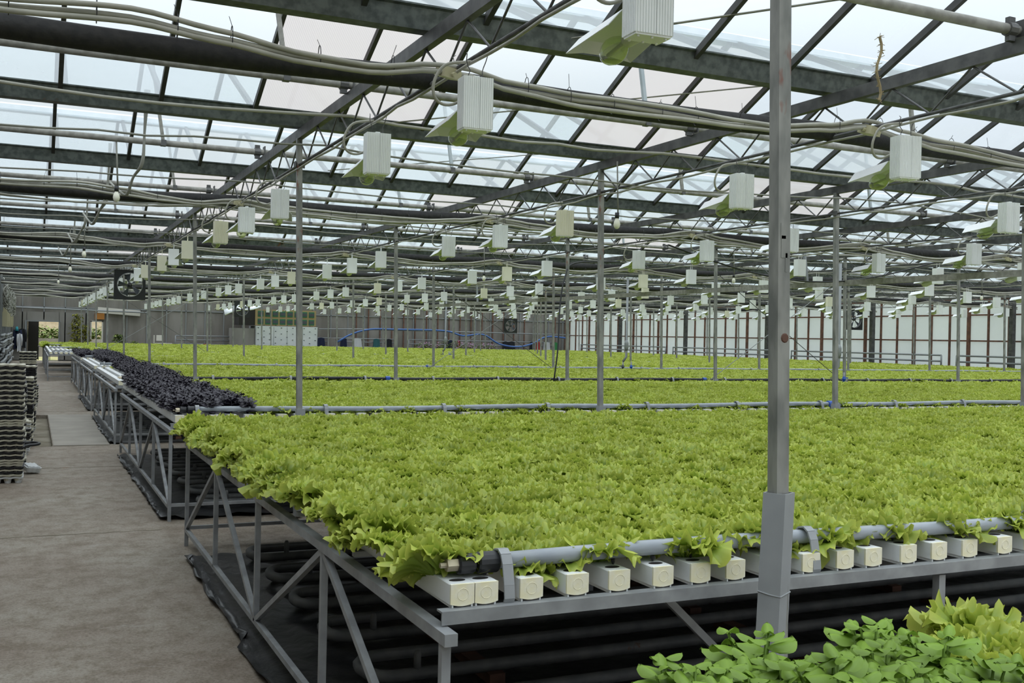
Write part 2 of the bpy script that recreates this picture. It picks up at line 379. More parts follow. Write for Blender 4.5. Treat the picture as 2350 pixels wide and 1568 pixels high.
# right wall: whitened panes in rusty framing
wr = MB(); wr.box((XR + .05, 27, 1.75), (.02, 63, 3.5)); struct('wall_right', wr, M['wallpanel'])
tr_ = MB(); n = 0
y = 4.0
while y < YB:
    tr_.box((XR, y, 1.75), (.07, .055 if n % 3 else .13, 3.5)); y += .86; n += 1
for z in (.12, 1.92, 2.86, 3.42): tr_.box((XR + .01, 30, z), (.05, 57, .055))
struct('trim_5', tr_, M['rust'])
tr_ = MB()
for k in range(7): tr_.box((XR - .3, 12 + k * 6.565, 1.75), (.16, .16, 3.5))
struct('trim_6', tr_, M['truss'])

# ------------------------------------------------------------------ roof: gutters, glass, glazing bars, ridges
JS = list(range(-4, 16))
def gy(j): return LINEY + DY + (j) * DY / 2
BX = [-.61 + .775 * k for k in range(0, 41)]
poly_cells = set()
for j, a, b_ in ((-1, 4, 5), (-2, 2, 3), (0, 13, 14), (-1, 8, 9), (1, 4, 5), (1, 9, 10), (2, 5, 6), (3, 4, 6), (2, 16, 17), (0, 15, 15), (4, 5, 6), (5, 4, 5), (6, 12, 13), (3, 13, 14)):
    for k in range(a, b_ + 1): poly_cells.add((j, k))
gi = 0
for j in JS:
    y0 = gy(j); y1 = y0 + DY / 2; ym = (y0 + y1) / 2
    gl = MB(); zE = ZG + .13
    edges = [XL] + BX + [XR]
    for k in range(len(edges) - 1):
        gl.cur = 1 if (j, k) in poly_cells else 0
        gl.quad((edges[k], ym, ZR), (edges[k + 1], ym, ZR), (edges[k + 1], y1 - .06, zE), (edges[k], y1 - .06, zE))
        gl.cur = 0
        gl.quad((edges[k], y0 + .06, zE), (edges[k + 1], y0 + .06, zE), (edges[k + 1], ym, ZR), (edges[k], ym, ZR))
    struct('ceiling' if j == JS[0] else 'ceiling.%03d' % (j - JS[0]), gl, [M['glass'], M['poly']])
    tb = MB()
    for x in BX:
        tb.bar((x, ym, ZR - .03), (x, y1 - .06, zE - .03), .035, .05)
        tb.bar((x + .05, y0 + .06, zE - .03), (x + .05, ym, ZR - .03), .035, .05)
    struct('trim_%d' % (10 + 2 * (j + 4)), tb, M['bar'])
    rd = MB(); rd.prism([(ym - .07, ZR - .05), (ym - .045, ZR + .03), (ym, ZR + .055), (ym + .045, ZR + .03), (ym + .07, ZR - .05), (ym, ZR - .01)], XL, XR, 'x')
    struct('trim_%d' % (11 + 2 * (j + 4)), rd, M['ridge'])
    g = MB(); g.prism([(y0 - .055, ZG), (y0 + .055, ZG), (y0 + .085, ZG + .12), (y0 + .105, ZG + .13), (y0 + .105, ZG + .14), (y0 - .105, ZG + .14), (y0 - .105, ZG + .13), (y0 - .085, ZG + .12)], XL, XR, 'x')
    g = g.build('roof_gutter', M['gutter'])
    vis = [q for q in JS if gy(q) > 4]
    if j in vis:
        i = vis.index(j); tag(g, '%s dark galvanised roof gutter counted from the camera, running across under the glass' % ORD[i], 'gutter', 'roof gutters')
    else: tag(g, 'dark galvanised roof gutter above the camera', 'gutter', 'roof gutters')
# gable ends of the roof
ge = MB()
for j in JS:
    y0 = gy(j); ym = y0 + DY / 4; y1 = y0 + DY / 2
    for x in (XL, XR): ge.add([(x, y0, ZG), (x, y1, ZG), (x, ym, ZR)], [(0, 1, 2)])
struct('wall_gable', ge, M['wallpanel'])

# flat wind braces under the far slopes
def slope_pt(x, y):
    """point just under the glass"""
    q = (y - gy(0)) / (DY / 2); fr = q - math.floor(q)
    t_ = 1 - abs(fr - .5) * 2
    return (x, y, ZG + .13 + (ZR - ZG - .13) * t_ - .07)
for lb, pts in (('flat grey wind brace crossing high behind the nearest lamp', [(6.4, 4.45), (3.0, 5.9)]),
                ('flat grey wind brace running up behind the second lamp of the nearest row', [(2.9, 9.1), (7.2, 7.65)]),
                ('flat grey wind brace behind the third lamp of the nearest row', [(3.2, 12.3), (7.9, 10.95)])):
    b_ = MB(); b_.bar(slope_pt(*pts[0]), slope_pt(*pts[1]), .035, .006); tag(b_.build('wind_brace', M['pipe']), lb, 'brace', 'wind braces')
# vent push rods at the ridges
k_ = 0
for j in (-2, -1, 0, 1, 2):
    for i in range(6):
        x = 1.15 + i * 3.1 + (.5 if j % 2 else 0); ym = gy(j) + DY / 4 + .02
        if not in_view(x, ym, 3.9, 0): continue
        r = empty('vent_push_rod', (x, ym, 3.53), 0, 'galvanised vent rod under the %s roof ridge from the camera, %s from the left' % (ORD[j + 2], ORD[i] if i else 'first'), 'vent rod', 'vent push rods')
        b_ = MB(); b_.bar((0, 0, 0), (-.12, 0, .80), .035, .03); b_.build('rod', M['ridge'] if i % 2 else M['pipe'], r)
        b_ = MB(); b_.box((0, 0, 0), (.05, .07, .06)); b_.build('rod_clamp', M['truss'], r)
# one roof vent standing open, seen outside the glass
v = empty('roof_vent', (8.2, gy(0) + DY / 4, ZR + .05), 0, 'translucent roof vent propped open above the glass at upper right', 'vent')
b_ = MB()
for x in (0, .8, 1.6, 2.4): b_.bar((x, 0, 0), (x, 1.0, .28), .04, .03)
b_.bar((-.02, 0, 0), (2.42, 0, 0), .05, .04); b_.bar((-.02, 1.0, .28), (2.42, 1.0, .28), .05, .04); b_.build('vent_frame', M['ridge'], v)
b_ = MB(); b_.quad((0, 0, .01), (2.4, 0, .01), (2.4, 1, .29), (0, 1, .29)); b_.build('vent_pane', M['glass'], v)

# ------------------------------------------------------------------ trusses along each row of posts
YT0, YT1 = LINEY - DY, YB - .3
ZC, ZL = 3.43, 3.16
for i in range(NROW):
    X = ROWX + i * DX + LEAN * 3.3
    t_ = empty('roof_truss', (X, YT0, 3.2), 0, 'dark lattice roof truss on the %s row of posts from the aisle' % ROWN[i], 'truss', 'roof trusses')
    b_ = MB(); b_.box((0, (YT1 - YT0) / 2, ZC - 3.2), (.05, YT1 - YT0, .085)); b_.build('top_chord', M['truss'], t_)
    b_ = MB(); b_.tube([(0, 0, ZL - 3.2), (0, YT1 - YT0, ZL - 3.2)], .0125, 6); b_.build('bottom_chord', M['truss'], t_, True)
    b_ = MB(); dy = DY / 10; nn = int((YT1 - YT0) / dy)
    for k in range(nn):
        yy = k * dy
        b_.tube([(0, yy, ZC - .04 - 3.2), (0, yy + dy / 2, ZL - 3.2)], .0075, 5, False); b_.tube([(0, yy + dy / 2, ZL - 3.2), (0, yy + dy, ZC - .04 - 3.2)], .0075, 5, False)
    b_.build('web_rods', M['truss'], t_, True)

# ------------------------------------------------------------------ posts
def post_mesh(z0, z1, w_=.05):
    b_ = MB(); p0 = Vector((LEAN * z0, 0, z0)); p1 = Vector((LEAN * z1, 0, z1)); b_.bar(p0, p1, w_, w_, (0, 1, 0)); return b_
me_tube = post_mesh(.02, ZC - .03, .047).mesh('tube', M['post']); me_tube_r = post_mesh(.02, ZC - .03, .047).mesh('tube', M['post_rust'])
sl = MB()
SX0, SX1 = -.066, -.020
cs, sn = math.cos(R(27)), math.sin(R(27))
def ring(w_, cx, z): return [(cx + (a * cs - b2 * sn) * w_, (a * sn + b2 * cs) * w_, z) for a, b2 in ((-1, -1), (1, -1), (1, 1), (-1, 1))]
sl.add(ring(.0375, SX0, 0) + ring(.0375, SX1, 1.175) + ring(.033, SX1, 1.175) + ring(.033, -.031, .9),
       [(q, (q + 1) % 4, 4 + (q + 1) % 4, 4 + q) for q in range(4)] + [(4 + q, 4 + (q + 1) % 4, 8 + (q + 1) % 4, 8 + q) for q in range(4)] + [(8 + q, 8 + (q + 1) % 4, 12 + (q + 1) % 4, 12 + q) for q in range(4)] + [(0, 3, 2, 1)])
for zz in (.62, .86):
    xx = SX0 + (SX1 - SX0) * zz / 1.175
    rg = ring(.038, xx, zz); sl.tube([(rg[3][0], rg[3][1], zz), (rg[0][0] * .5 + rg[3][0] * .5, rg[0][1] * .5 + rg[3][1] * .5, zz - .006), (rg[0][0], rg[0][1], zz - .008), (rg[1][0], rg[1][1], zz - .004)], .0028, 6)
me_sleeve = sl.mesh('sleeve', M['paint'])
me_sleeve_s = MB().box((LEAN * .5, 0, .5), (.075, .075, .96)).mesh('sleeve', M['paint'])
br = MB(); br.box((.0, 0, 0), (.10, .012, .05)); br.box((-.045, -.03, 0), (.008, .07, .05)); br.box((.045, .03, .01), (.008, .07, .04))
me_brk = br.mesh('chord_bracket', M['truss'])
for i in range(NROW):
    c = 0
    for k in range(0 if i == 0 else 1, NLINE):
        x, y = ROWX + i * DX, LINEY + k * DY
        if not (in_view(x, y, 1.0, 80) or in_view(x, y, 3.3, 80)): continue
        u, v_ = proj(x, y, 1.5)
        nm = 'square steel roof post, %s from the camera in the %s row from the aisle' % (ORD[c], ROWN[i])
        if i == 0 and k == 0: nm = 'thick foreground steel post with a wide grey painted sleeve at its base'
        elif i == 0 and k == 1: nm = 'steel post with red-brown flaking paint, first behind the near bench on the aisle side'
        t_ = empty('roof_post', (x, y, 0), 0, nm, 'post', 'roof posts')
        obj('tube', me_tube_r if (i == 0 and k < 2) or (i * 7 + k * 3) % 5 == 0 else me_tube, t_)
        obj('sleeve', me_sleeve if (i == 0 and k == 0) else me_sleeve_s, t_)
        if i == 0 and k == 0:
            b_ = MB(); b_.tube([(LEAN * 1.67 + .004, -.0232, 1.67), (LEAN * 1.67 + .004, -.0262, 1.67)], [.016, .012], 12); o = b_.build('rust_patch', M['rust'], t_, False); o['label'] = 'round rusty weld scar'
            b_ = MB(); z_ = 1.96
            for a, b2, w2_, h2_ in ((.0, 0, .030, .07), (.006, -.05, .008, .06), (-.008, .05, .02, .05)): b_.box((LEAN * z_ + a + .003, -.0242, z_ + b2), (w2_, .0012, h2_))
            b_.build('peeling_patch', M['post'], t_)
        if k < 4: obj('chord_bracket', me_brk, t_, (LEAN * ZL, 0, ZL))
        c += 1

# ------------------------------------------------------------------ overhead pipes, cables, conduits
def sag_line(y, z, x0, x1, step, amp, r_, seed, wob=.01, period=3.1):
    rnd = random.Random(seed); pts = []; n_ = int((x1 - x0) / step); ph = rnd.random() * 6
    for q in range(n_ + 1):
        x = x0 + (x1 - x0) * q / n_
        t_ = ((x - ROWX + LEAN * -3.2) / period) % 1
        zz = z - amp * (1 - (2 * t_ - 1) ** 2) + rnd.uniform(-wob, wob) * .5
        pts.append((x, y + math.sin(x * 1.7 + ph) * wob * 1.5 + rnd.uniform(-wob, wob) * .4, zz))
    return pts
BUN = [(-1.1, 3.20), (-.2, 3.17), (.4, 3.19), (.83, 3.153), (1.28, 3.114), (1.63, 3.103), (2.01, 3.15), (2.17, 3.15), (2.48, 3.10), (2.98, 3.07), (3.44, 3.061), (3.93, 3.06), (4.28, 3.072), (4.82, 3.12), (5.16, 3.17), (5.5, 3.12), (5.82, 3.087), (6.7, 3.044), (7.6, 3.09), (8.25, 3.16), (8.8, 3.08), (10, 3.04), (11.3, 3.16)]
def bun_z(x):
    if x > 11.3: x = 5.16 + (x - 5.16) % 3.09
    for a in range(len(BUN) - 1):
        if BUN[a][0] <= x <= BUN[a + 1][0]:
            f_ = (x - BUN[a][0]) / (BUN[a + 1][0] - BUN[a][0]); f_ = f_ * f_ * (3 - 2 * f_); return BUN[a][1] * (1 - f_) + BUN[a + 1][1] * f_
    return 3.12
def bundle_line(y, q, x0, x1, seed):
    rnd = random.Random(seed); n_ = int((x1 - x0) / .1); ph = rnd.random() * 6; out = []
    for k_ in range(n_ + 1):
        x = x0 + (x1 - x0) * k_ / n_; sp_ = .025 + .008 * math.sin(x * 2.3 + ph * .1)
        out.append((x, y - .01 + (.016 if q % 2 else -.008) + .008 * math.sin(x * 3 + ph), bun_z(x) - .03 + q * sp_ + .006 * math.sin(x * 4.1 + ph)))
    return out
def right_of(y): return min(XR - .1, max(5, 1.33 * y + 2.2))
# light grey heating pipes near the ridges
pc = 0; nlc = 0
for k in range(0, 34):
    y = LINEY + 1.66 + k * DY / 2
    if y > YB - 1: break
    t_ = empty('overhead_pipe', (0, y, ZC + .1), 0, '%s dusty grey pipe from the camera, lying across the tops of the trusses' % ORD[pc] if pc < 12 else 'dusty grey pipe lying across the trusses far back', 'pipe', 'overhead grey pipes'); pc += 1
    b_ = MB(); b_.tube([(XL + .05, 0, 0), (right_of(y), 0, 0)], .031, 10); b_.build('tube', M['pipe'], t_, True)
    if k < 7:
        for i in range(5):
            x = ROWX + i * DX + LEAN * 3.4
            if in_view(x, y, 3.5, 40):
                c_ = MB(); c_.tube([(-.03, 0, 0), (.03, 0, 0)], .042, 10); c_.box((0, 0, .045), (.05, .03, .05)); c_.box((0, 0, -.045), (.05, .03, .05)); c_.box((.07, 0, .01), (.012, .09, .1))
                c_.build('pipe_clamp', M['truss'], t_, False, (x - .05, 0, 0))
# thick black insulated pipes and conduit bundles, once per bay, resting on the bottom chords
for k in range(0, 9):
    y = LINEY + 3.2 + k * DY
    if y > YB - 1: break
    b_ = MB(); b_.tube(sag_line(y + .02, 3.205, XL + .05, right_of(y), .4, .03, .045, k, .004), .066, 14)
    tag(b_.build('insulated_pipe', M['blackpipe'], None, True), '%s thick black foam-covered pipe from the camera, hung across under the roof' % ORD[k], 'pipe', 'black insulated pipes')
    t_ = empty('cable_bundle', (0, 0, 0), 0, '%s bundle of beige corrugated conduits from the camera, strapped across the trusses' % ORD[k], 'cable bundle', 'conduit bundles')
    for q in range(3 if k < 4 else 2):
        b_ = MB(); b_.tube(bundle_line(y - .42, q, XL + .05, right_of(y), 20 + k * 5 + q), .0145, 8)
        b_.build('conduit', M['conduit'], t_, True)
    if k < 3:
        x = XL + .3
        while x < right_of(y):
            if in_view(x, y - .4, 3.2, 30):
                b_ = MB(); zb_ = bun_z(x) + .012; b_.tube([(x + .0, y - .416 + .030 * math.cos(a), zb_ + .060 * math.sin(a)) for a in [q * PI / 6 for q in range(13)]], .0024, 4)
                b_.tube([(x, y - .416, zb_ + .06), (x + random.uniform(-.02, .02), y - .42, zb_ + .06 + random.uniform(.01, .09))], .0016, 4); b_.build('cable_tie', M['black'], t_)
            x += random.uniform(.25, .5)
    # many thinner loose cables beside them
    for q in range(5):
        yy = y + (-1.2, .45, 1.25, 1.9, 2.7)[q]
        if yy < 8.5 and q != 3: continue
        if k == 0 and q in (0, 1): continue
        b_ = MB(); r_ = (.009, .012, .010, .013, .009)[q]
        b_.tube(sag_line(yy, (3.26, 3.2, 3.3, 3.33, 3.24)[q], XL + .05, right_of(yy), .35, .05 + .04 * (q % 3), .01, 90 + k * 9 + q, .02, DX * (1 if q % 2 else 2)), r_, 6)
        tag(b_.build('loose_cable', M['conduit'] if q % 2 else M['cable'], None, True), '%s thin loose cable from the camera, sagging across between the trusses' % ORD[nlc], 'cable', 'loose cables under the roof'); nlc += 1
# supply cable along each bottom chord
for i in range(7):
    X = ROWX + i * DX + LEAN * 3.2; b_ = MB(); rnd = random.Random(300 + i)
    pts = [(X - .02 + rnd.uniform(-.006, .006), 2.2 + q * .3, ZL - .028 - .018 * abs(math.sin(q * .9 + i)) + rnd.uniform(-.006, .006)) for q in range(int((YB - 4) / .3))]
    b_.tube(pts, .009, 6); tag(b_.build('lamp_supply_cable', M['conduit'], None, True), 'grey supply cable tied under the truss of the %s post row from the aisle' % ROWN[i], 'cable', 'lamp supply cables')
# junction boxes where a bundle crosses a truss
jb = MB(); jb.box((0, 0, 0), (.11, .11, .045)); jb.box((0, 0, .028), (.10, .10, .012))
for s_ in (-1, 1): jb.tube([(s_ * .05, 0, 0), (s_ * .08, 0, 0)], .014, 8); jb.tube([(0, s_ * .05, 0), (0, s_ * .08, 0)], .014, 8)
jme = jb.mesh('junction_box', M['creambox'])
for k in range(4):
    for i in range(6):
        x, y = ROWX + i * DX + LEAN * 3.2 - .05, LINEY + 2.78 + k * DY
        if in_view(x, y, 3.1, 10):
            o = obj('junction_box', jme, None, (x, y, ZL - .035)); o.rotation_euler = (.25, .1, .2)
            tag(o, 'cream junction box under the %s-row truss where the %s conduit bundle crosses it' % (ROWN[i], ORD[k]), 'junction box', 'junction boxes')
# wires and drooping loops gathered above the aisle
for n_, (y, x0) in enumerate(((10.86, .85), (14.14, .72), (17.4, .62), (20.7, .55))):
    b_ = MB(); rnd = random.Random(n_ + 5)
    for q in range(3):
        b_.tube(smooth([(x0 + .12 + rnd.uniform(-.02, .02), y - .2, 4.0), (x0 + .11, y - .1, 3.6), (x0 + .09 + rnd.uniform(-.02, .02), y - .1, 3.3), (x0 + .02, y, 3.16), (x0 - .05 + rnd.uniform(-.03, .03), y + .1, 3.0), (x0 - .1, y + .2, 3.05), (x0 - .14, y + .8, 3.2)]), .012, 6)
    tag(b_.build('cable_drop', M['cable'], None, True), '%s knotted cable drop from the camera, hanging above the aisle' % ORD[n_], 'cable', 'cable drops above the aisle')
# hanging household bulbs
def bulb(x, y, z, L, lb):
    t_ = empty('hanging_bulb', (x, y, z), 0, lb, 'light bulb', 'hanging bulbs')
    L = 3.50 - z - .1 if x < 2 else 3.40 - z - .1; b_ = MB(); b_.tube([(.01, 0, .1), (0, 0, .1 + L * .5), (-.01, 0, .1 + L)], .008, 6); b_.build('cord', M['cable'], t_, True)
    b_ = MB(); b_.tube([(0, 0, .045), (0, 0, .10)], .021, 10); b_.build('lamp_socket', M['black'], t_, True)
    b_ = MB(); b_.tube([(0, 0, -.06), (0, 0, -.055), (0, 0, -.04), (0, 0, -.015), (0, 0, .01), (0, 0, .035), (0, 0, .05)], [.001, .016, .028, .033, .029, .018, .015], 12); b_.build('glass_bulb', M['bulbwhite'], t_, True)
for a in ((.72, 10.86, 2.967, .42, 'opal bulb hanging above the aisle, nearest of the aisle bulbs'), (.70, 17.43, 2.83, .45, 'opal bulb above the aisle, second of the aisle bulbs'),
          (.6, 20.71, 2.76, .4, 'opal bulb above the aisle, third of the aisle bulbs'), (.6, 30.56, 2.93, .3, 'small opal bulb farthest along the aisle'),
          (5.15, 8.73, 2.80, .38, 'opal bulb hanging right of the post in the second row'), (11.57, 15.4, 2.8, .38, 'opal bulb hanging in the middle distance left of the foreground post'),
          (19.4, 16.7, 2.8, .38, 'opal bulb hanging near the right edge of the view'), (7.82, 18.2, 2.8, .38, 'opal bulb hanging above the middle of the far lettuce')): bulb(*a)

# ------------------------------------------------------------------ grow lamps
def lamp_proto(bm, z_loc):
    """origin on the bottom chord; ballast .1 deep, .165 wide, bulb sticks out to -X"""
    t_ = empty('grow_lamp', z_loc, 0, 'white grow lamp', 'grow lamp', 'grow lamps on the trusses')
    W_, D_, zt, zb = .105, .168, -.115, -.39
    prof = []; nf = 8
    for q in range(nf): x0 = -W_ / 2 + W_ * q / nf; prof += [(x0 + .001, -D_ / 2), (x0 + W_ / nf * .62, -D_ / 2), (x0 + W_ / nf * .62, -D_ / 2 + .006), (x0 + W_ / nf - .001, -D_ / 2 + .006)]
    for q in range(14): y0 = -D_ / 2 + D_ * q / 14; prof += [(W_ / 2, y0 + .001), (W_ / 2, y0 + D_ / 14 * .6), (W_ / 2 - .005, y0 + D_ / 14 * .6), (W_ / 2 - .005, y0 + D_ / 14 - .001)]
    prof += [(W_ / 2, D_ / 2), (-W_ / 2, D_ / 2)]
    for q in range(14): y0 = D_ / 2 - D_ * q / 14; prof += [(-W_ / 2, y0 - .001), (-W_ / 2, y0 - D_ / 14 * .6), (-W_ / 2 + .005, y0 - D_ / 14 * .6), (-W_ / 2 + .005, y0 - D_ / 14 + .001)]
    n = len(prof); b_ = MB(); b_.add([(x, y, zb) for x, y in prof] + [(x, y, zt) for x, y in prof], [tuple(reversed(range(n))), tuple(range(n, 2 * n))] + [(q, (q + 1) % n, n + (q + 1) % n, n + q) for q in range(n)])
    b_.box((W_ / 2 + .001, .012, (zt + zb) / 2), (.004, .004, zt - zb)); b_.build('ballast_box', bm, t_)
    b_ = MB(); b_.box((0, 0, zb - .004), (W_ - .012, D_ - .012, .008))
    for x in (-.035, .035):
        for y in (-.06, .0, .06): b_.tube([(x, y, zb - .008), (x, y, zb - .015)], .005, 6)
    b_.build('bottom_plate', M['lamp'], t_)
    b_ = MB(); b_.box((.0, 0, zt + .006), (.04, .03, .012)); b_.box((-W_ / 2 - .012, .0, zt - .1), (.024, .05, .07)); b_.build('terminal_box', bm, t_)
    for s_ in (-1, 1):
        b_ = MB(); x = s_ * .034
        b_.tube([(0, x * 1.6, .02), (.018, x * 1.7, .008), (0, x * 1.6, -.02), (-.006, x * 1.3, -.05), (.006, x, -.075), (-.004, x * 1.2, -.10), (0, x * .8, zt + .01)], .0028, 5); b_.build('wire_hook', M['truss'], t_, True)
    b_ = MB(); b_.tube(smooth([(-.02, -.02, -.02), (-.04, -.16, -.05), (-.05, -.22, -.15), (-.07, -.20, -.23), (-.09, -.12, -.25), (-W_ / 2 - .03, -.01, -.20)]), .0085, 8); b_.build('supply_cable', M['conduit'], t_, True)
    # reflector: shallow hood, open below
    A = Vector((-.095, 0, -.262)); E_ = Vector((-.42, 0, -.300)); dr = .072
    b_ = MB(); P = lambda b0, y, z, dx=0: (b0.x + dx, y, b0.z + z)
    b_.add([P(A, -.06, 0), P(A, .06, 0), P(E_, -.09, 0), P(E_, .09, 0), P(A, -.125, -dr), P(A, .125, -dr), P(E_, -.155, -dr, .012), P(E_, .155, -dr, .012), P(E_, -.06, -dr * .7, -.02), P(E_, .06, -dr * .7, -.02)],
           [(0, 1, 3, 2), (0, 2, 6, 4), (1, 5, 7, 3), (2, 3, 9, 8), (2, 8, 6), (3, 7, 9)])
    rf = b_.build('reflector', M['reflector'], t_); md = rf.modifiers.new('thick', 'SOLIDIFY'); md.thickness = .003
    b_ = MB(); b_.tube([(-.05, 0, -.345), (-.10, 0, -.352), (-.16, 0, -.362)], [.040, .038, .030], 14); b_.build('socket', M['socket'], t_, True)
    b_ = MB(); c0 = Vector((-.155, 0, -.36)); dd = Vector((-1, 0, -.14)).normalized(); rs = [.020, .026, .040, .051, .056, .053, .043, .026, .003]
    b_.tube([c0 + dd * .028 * q for q in range(9)], rs, 16); o = b_.build('clear_bulb', M['bulb'], t_, True)
    c_ = MB(); c_.tube([c0 + dd * .02, c0 + dd * .17], .010, 8); c_.tube([c0 + dd * .03 + Vector((0, .014, 0)), c0 + dd * .19 + Vector((0, .014, 0))], .002, 4); c_.build('arc_tube', M['socket'], o, True)
    return t_
def far_lamp_mesh(nm, bm):
    b_ = MB(); W_, D_, zt, zb = .105, .168, -.115, -.39
    b_.box((0, 0, (zt + zb) / 2), (W_, D_, zt - zb)); b_.tube([(-.03, 0, .01), (-.03, 0, zt)], .004, 4); b_.tube([(.03, 0, .01), (.03, 0, zt)], .004, 4)
    b_.cur = 1; b_.add([(-.095, -.06, -.262), (-.095, .06, -.262), (-.42, -.09, -.30), (-.42, .09, -.30), (-.095, -.125, -.334), (-.41, -.155, -.372), (-.095, .125, -.334), (-.41, .155, -.372)], [(0, 1, 3, 2), (0, 2, 5, 4), (1, 6, 7, 3), (2, 3, 7, 5)])
    b_.cur = 2; b_.tube([(-.05, 0, -.345), (-.12, 0, -.355), (-.17, 0, -.365), (-.25, 0, -.375), (-.32, 0, -.385), (-.37, 0, -.39)], [.038, .034, .038, .054, .042, .004], 8)
    return b_.mesh(nm, [bm, M['reflector'], M['socket']])
lamps = []
for i in range(NROW):
    for k in range(0, NLINE):
        for q, off in enumerate((.78, 2.50, 4.25)):
            x = ROWX + i * DX + LEAN * 3.1; y = LINEY + k * DY + off
            if y > YB - 1.2 or not in_view(x, y, 2.9, 45) : continue
            lamps.append((i, y, x))
lamps.sort(key=lambda a: (a[0], a[1]))
protos = {}; fars = {0: far_lamp_mesh('grow_lamp_far', M['lamp']), 1: far_lamp_mesh('grow_lamp_far_old', M['lamp_old'])}
OLD = {(0, 17.75), (0, 20.1)}
cnt = {}
rndl = random.Random(11)
far_n = 0
for (i, y, x) in lamps:
    c = cnt.get(i, 0); cnt[i] = c + 1
    old = 1 if (i, c) in {(0, 6), (0, 9), (1, 2), (1, 8), (2, 9), (3, 4), (3, 8), (4, 5), (5, 6), (6, 3)} or rndl.random() < .06 else 0
    rz = -R(93) + rndl.uniform(-.1, .1)
    lab = '%s %s grow lamp from the camera, %s post row from the aisle' % ('yellowed' if old else 'white', ORD[min(c, 19)], ROWN[i])
    if i == 0 and c == 0: lab = 'large white grow lamp cut off by the top edge of the view, clear bulb below'
    d = math.hypot(x, y)
    zz = ZL - .005 + rndl.uniform(-.015, .015) + (.05 if i == 0 and c == 0 else 0)
    if d < 16.5:
        if old not in protos:
            protos[old] = lamp_proto(M['lamp_old' if old else 'lamp'], (x, y, zz)); r = protos[old]; r.rotation_euler = (0, 0, rz); r['label'] = lab
        else: r = dup(protos[old], (x, y, zz), rz, lab)
    else:
        r = obj('grow_lamp', fars[old], None, (x, y, zz)); r.rotation_euler = (0, 0, rz)
        if c < 12: tag(r, lab, 'grow lamp', 'grow lamps on the trusses')
        else: tag(r, 'tiny white grow lamp in the far depth of its row near the back wall', 'grow lamp', 'farthest grow lamps')
print('lamps', len(lamps))
# ------------------------------------------------------------------ plants: meshes
def leaf_fan(b_, rnd, az, e0, bend, L, wd, na, nr, ruf, base=(0, 0, 0), spread=98):
    ca, sa = math.cos(az), math.sin(az); ph = [rnd.uniform(0, 6.3) for _ in range(5)]; vs = []; at = []
    jit = [rnd.uniform(-1, 1) for _ in range(na + 1)]; k1, k2 = rnd.uniform(3.2, 4.6), rnd.uniform(7.5, 10)
    rims = [0, .28, .52, .72, .86, .95, 1.0] if nr == 6 else [r / nr for r in range(nr + 1)]
    for r in range(nr + 1):
        rho = rims[r]; w3, w8 = rho ** 3, rho ** 7
        for a in range(na + 1):
            fa = a / na * 2 - 1; phi = fa * R(spread)
            rr = rho * (1 + (.045 * jit[a] + .045 * math.sin(phi * 26 + ph[4])) * rho ** 9 + .05 * math.sin(phi * k1 + ph[3]) * w3)
            al = rr * math.cos(phi * .82); ac = rr * math.sin(phi) * wd; c_ = max(al, 0)
            e = e0 - bend * c_ ** 1.3; em = e0 - bend * .55 * c_ ** 1.3
            px, pz = al * math.cos(em), al * math.sin(em); nx, nz_ = -math.sin(e), math.cos(e)
            h = ruf * (w3 * (math.sin(phi * k1 + ph[0]) * .75 + math.sin(phi * k2 + ph[1]) * .45) + w8 * (math.sin(phi * 19 + ph[2]) * .55 + jit[a] * .16))
            h += .12 * fa * fa * rho - .05 * (1 - abs(fa)) * math.sin(rho * PI) + .03 * math.sin(phi * 14 + rho * 9) * rho * (1 - rho) * 2
            curl = .07 * w8 * (1 + jit[a])
            x = (px + nx * h - math.cos(e) * curl) * L; z = (pz + nz_ * h - math.sin(e) * curl * .5) * L; y = ac * L * (1 - .12 * w8 * abs(fa))
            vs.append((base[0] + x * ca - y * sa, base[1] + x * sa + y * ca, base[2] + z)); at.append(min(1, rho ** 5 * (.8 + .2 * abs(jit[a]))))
    fs = [(r * (na + 1) + a, r * (na + 1) + a + 1, (r + 1) * (na + 1) + a + 1, (r + 1) * (na + 1) + a) for r in range(nr) for a in range(na)]
    b_.add(vs, fs, at)
def lettuce_mesh(seed, nl=16, na=62, nr=6, name='lettuce_head'):
    rnd = random.Random(seed); b_ = MB()
    for i in range(nl):
        t_ = i / (nl - 1); az = i * 2.4 + rnd.uniform(-.35, .35)
        e0 = R(86 - 42 * t_ + rnd.uniform(-8, 8)); L = .072 + .052 * t_ + rnd.uniform(-.008, .010)
        leaf_fan(b_, rnd, az, e0, R(28 + 50 * t_ + rnd.uniform(-10, 20)), L, rnd.uniform(.80, .98), na, nr, rnd.uniform(.14, .21), (math.cos(az) * .012 * t_, math.sin(az) * .012 * t_, 0))
    return b_.mesh(name, M['lettuce'], True, True)
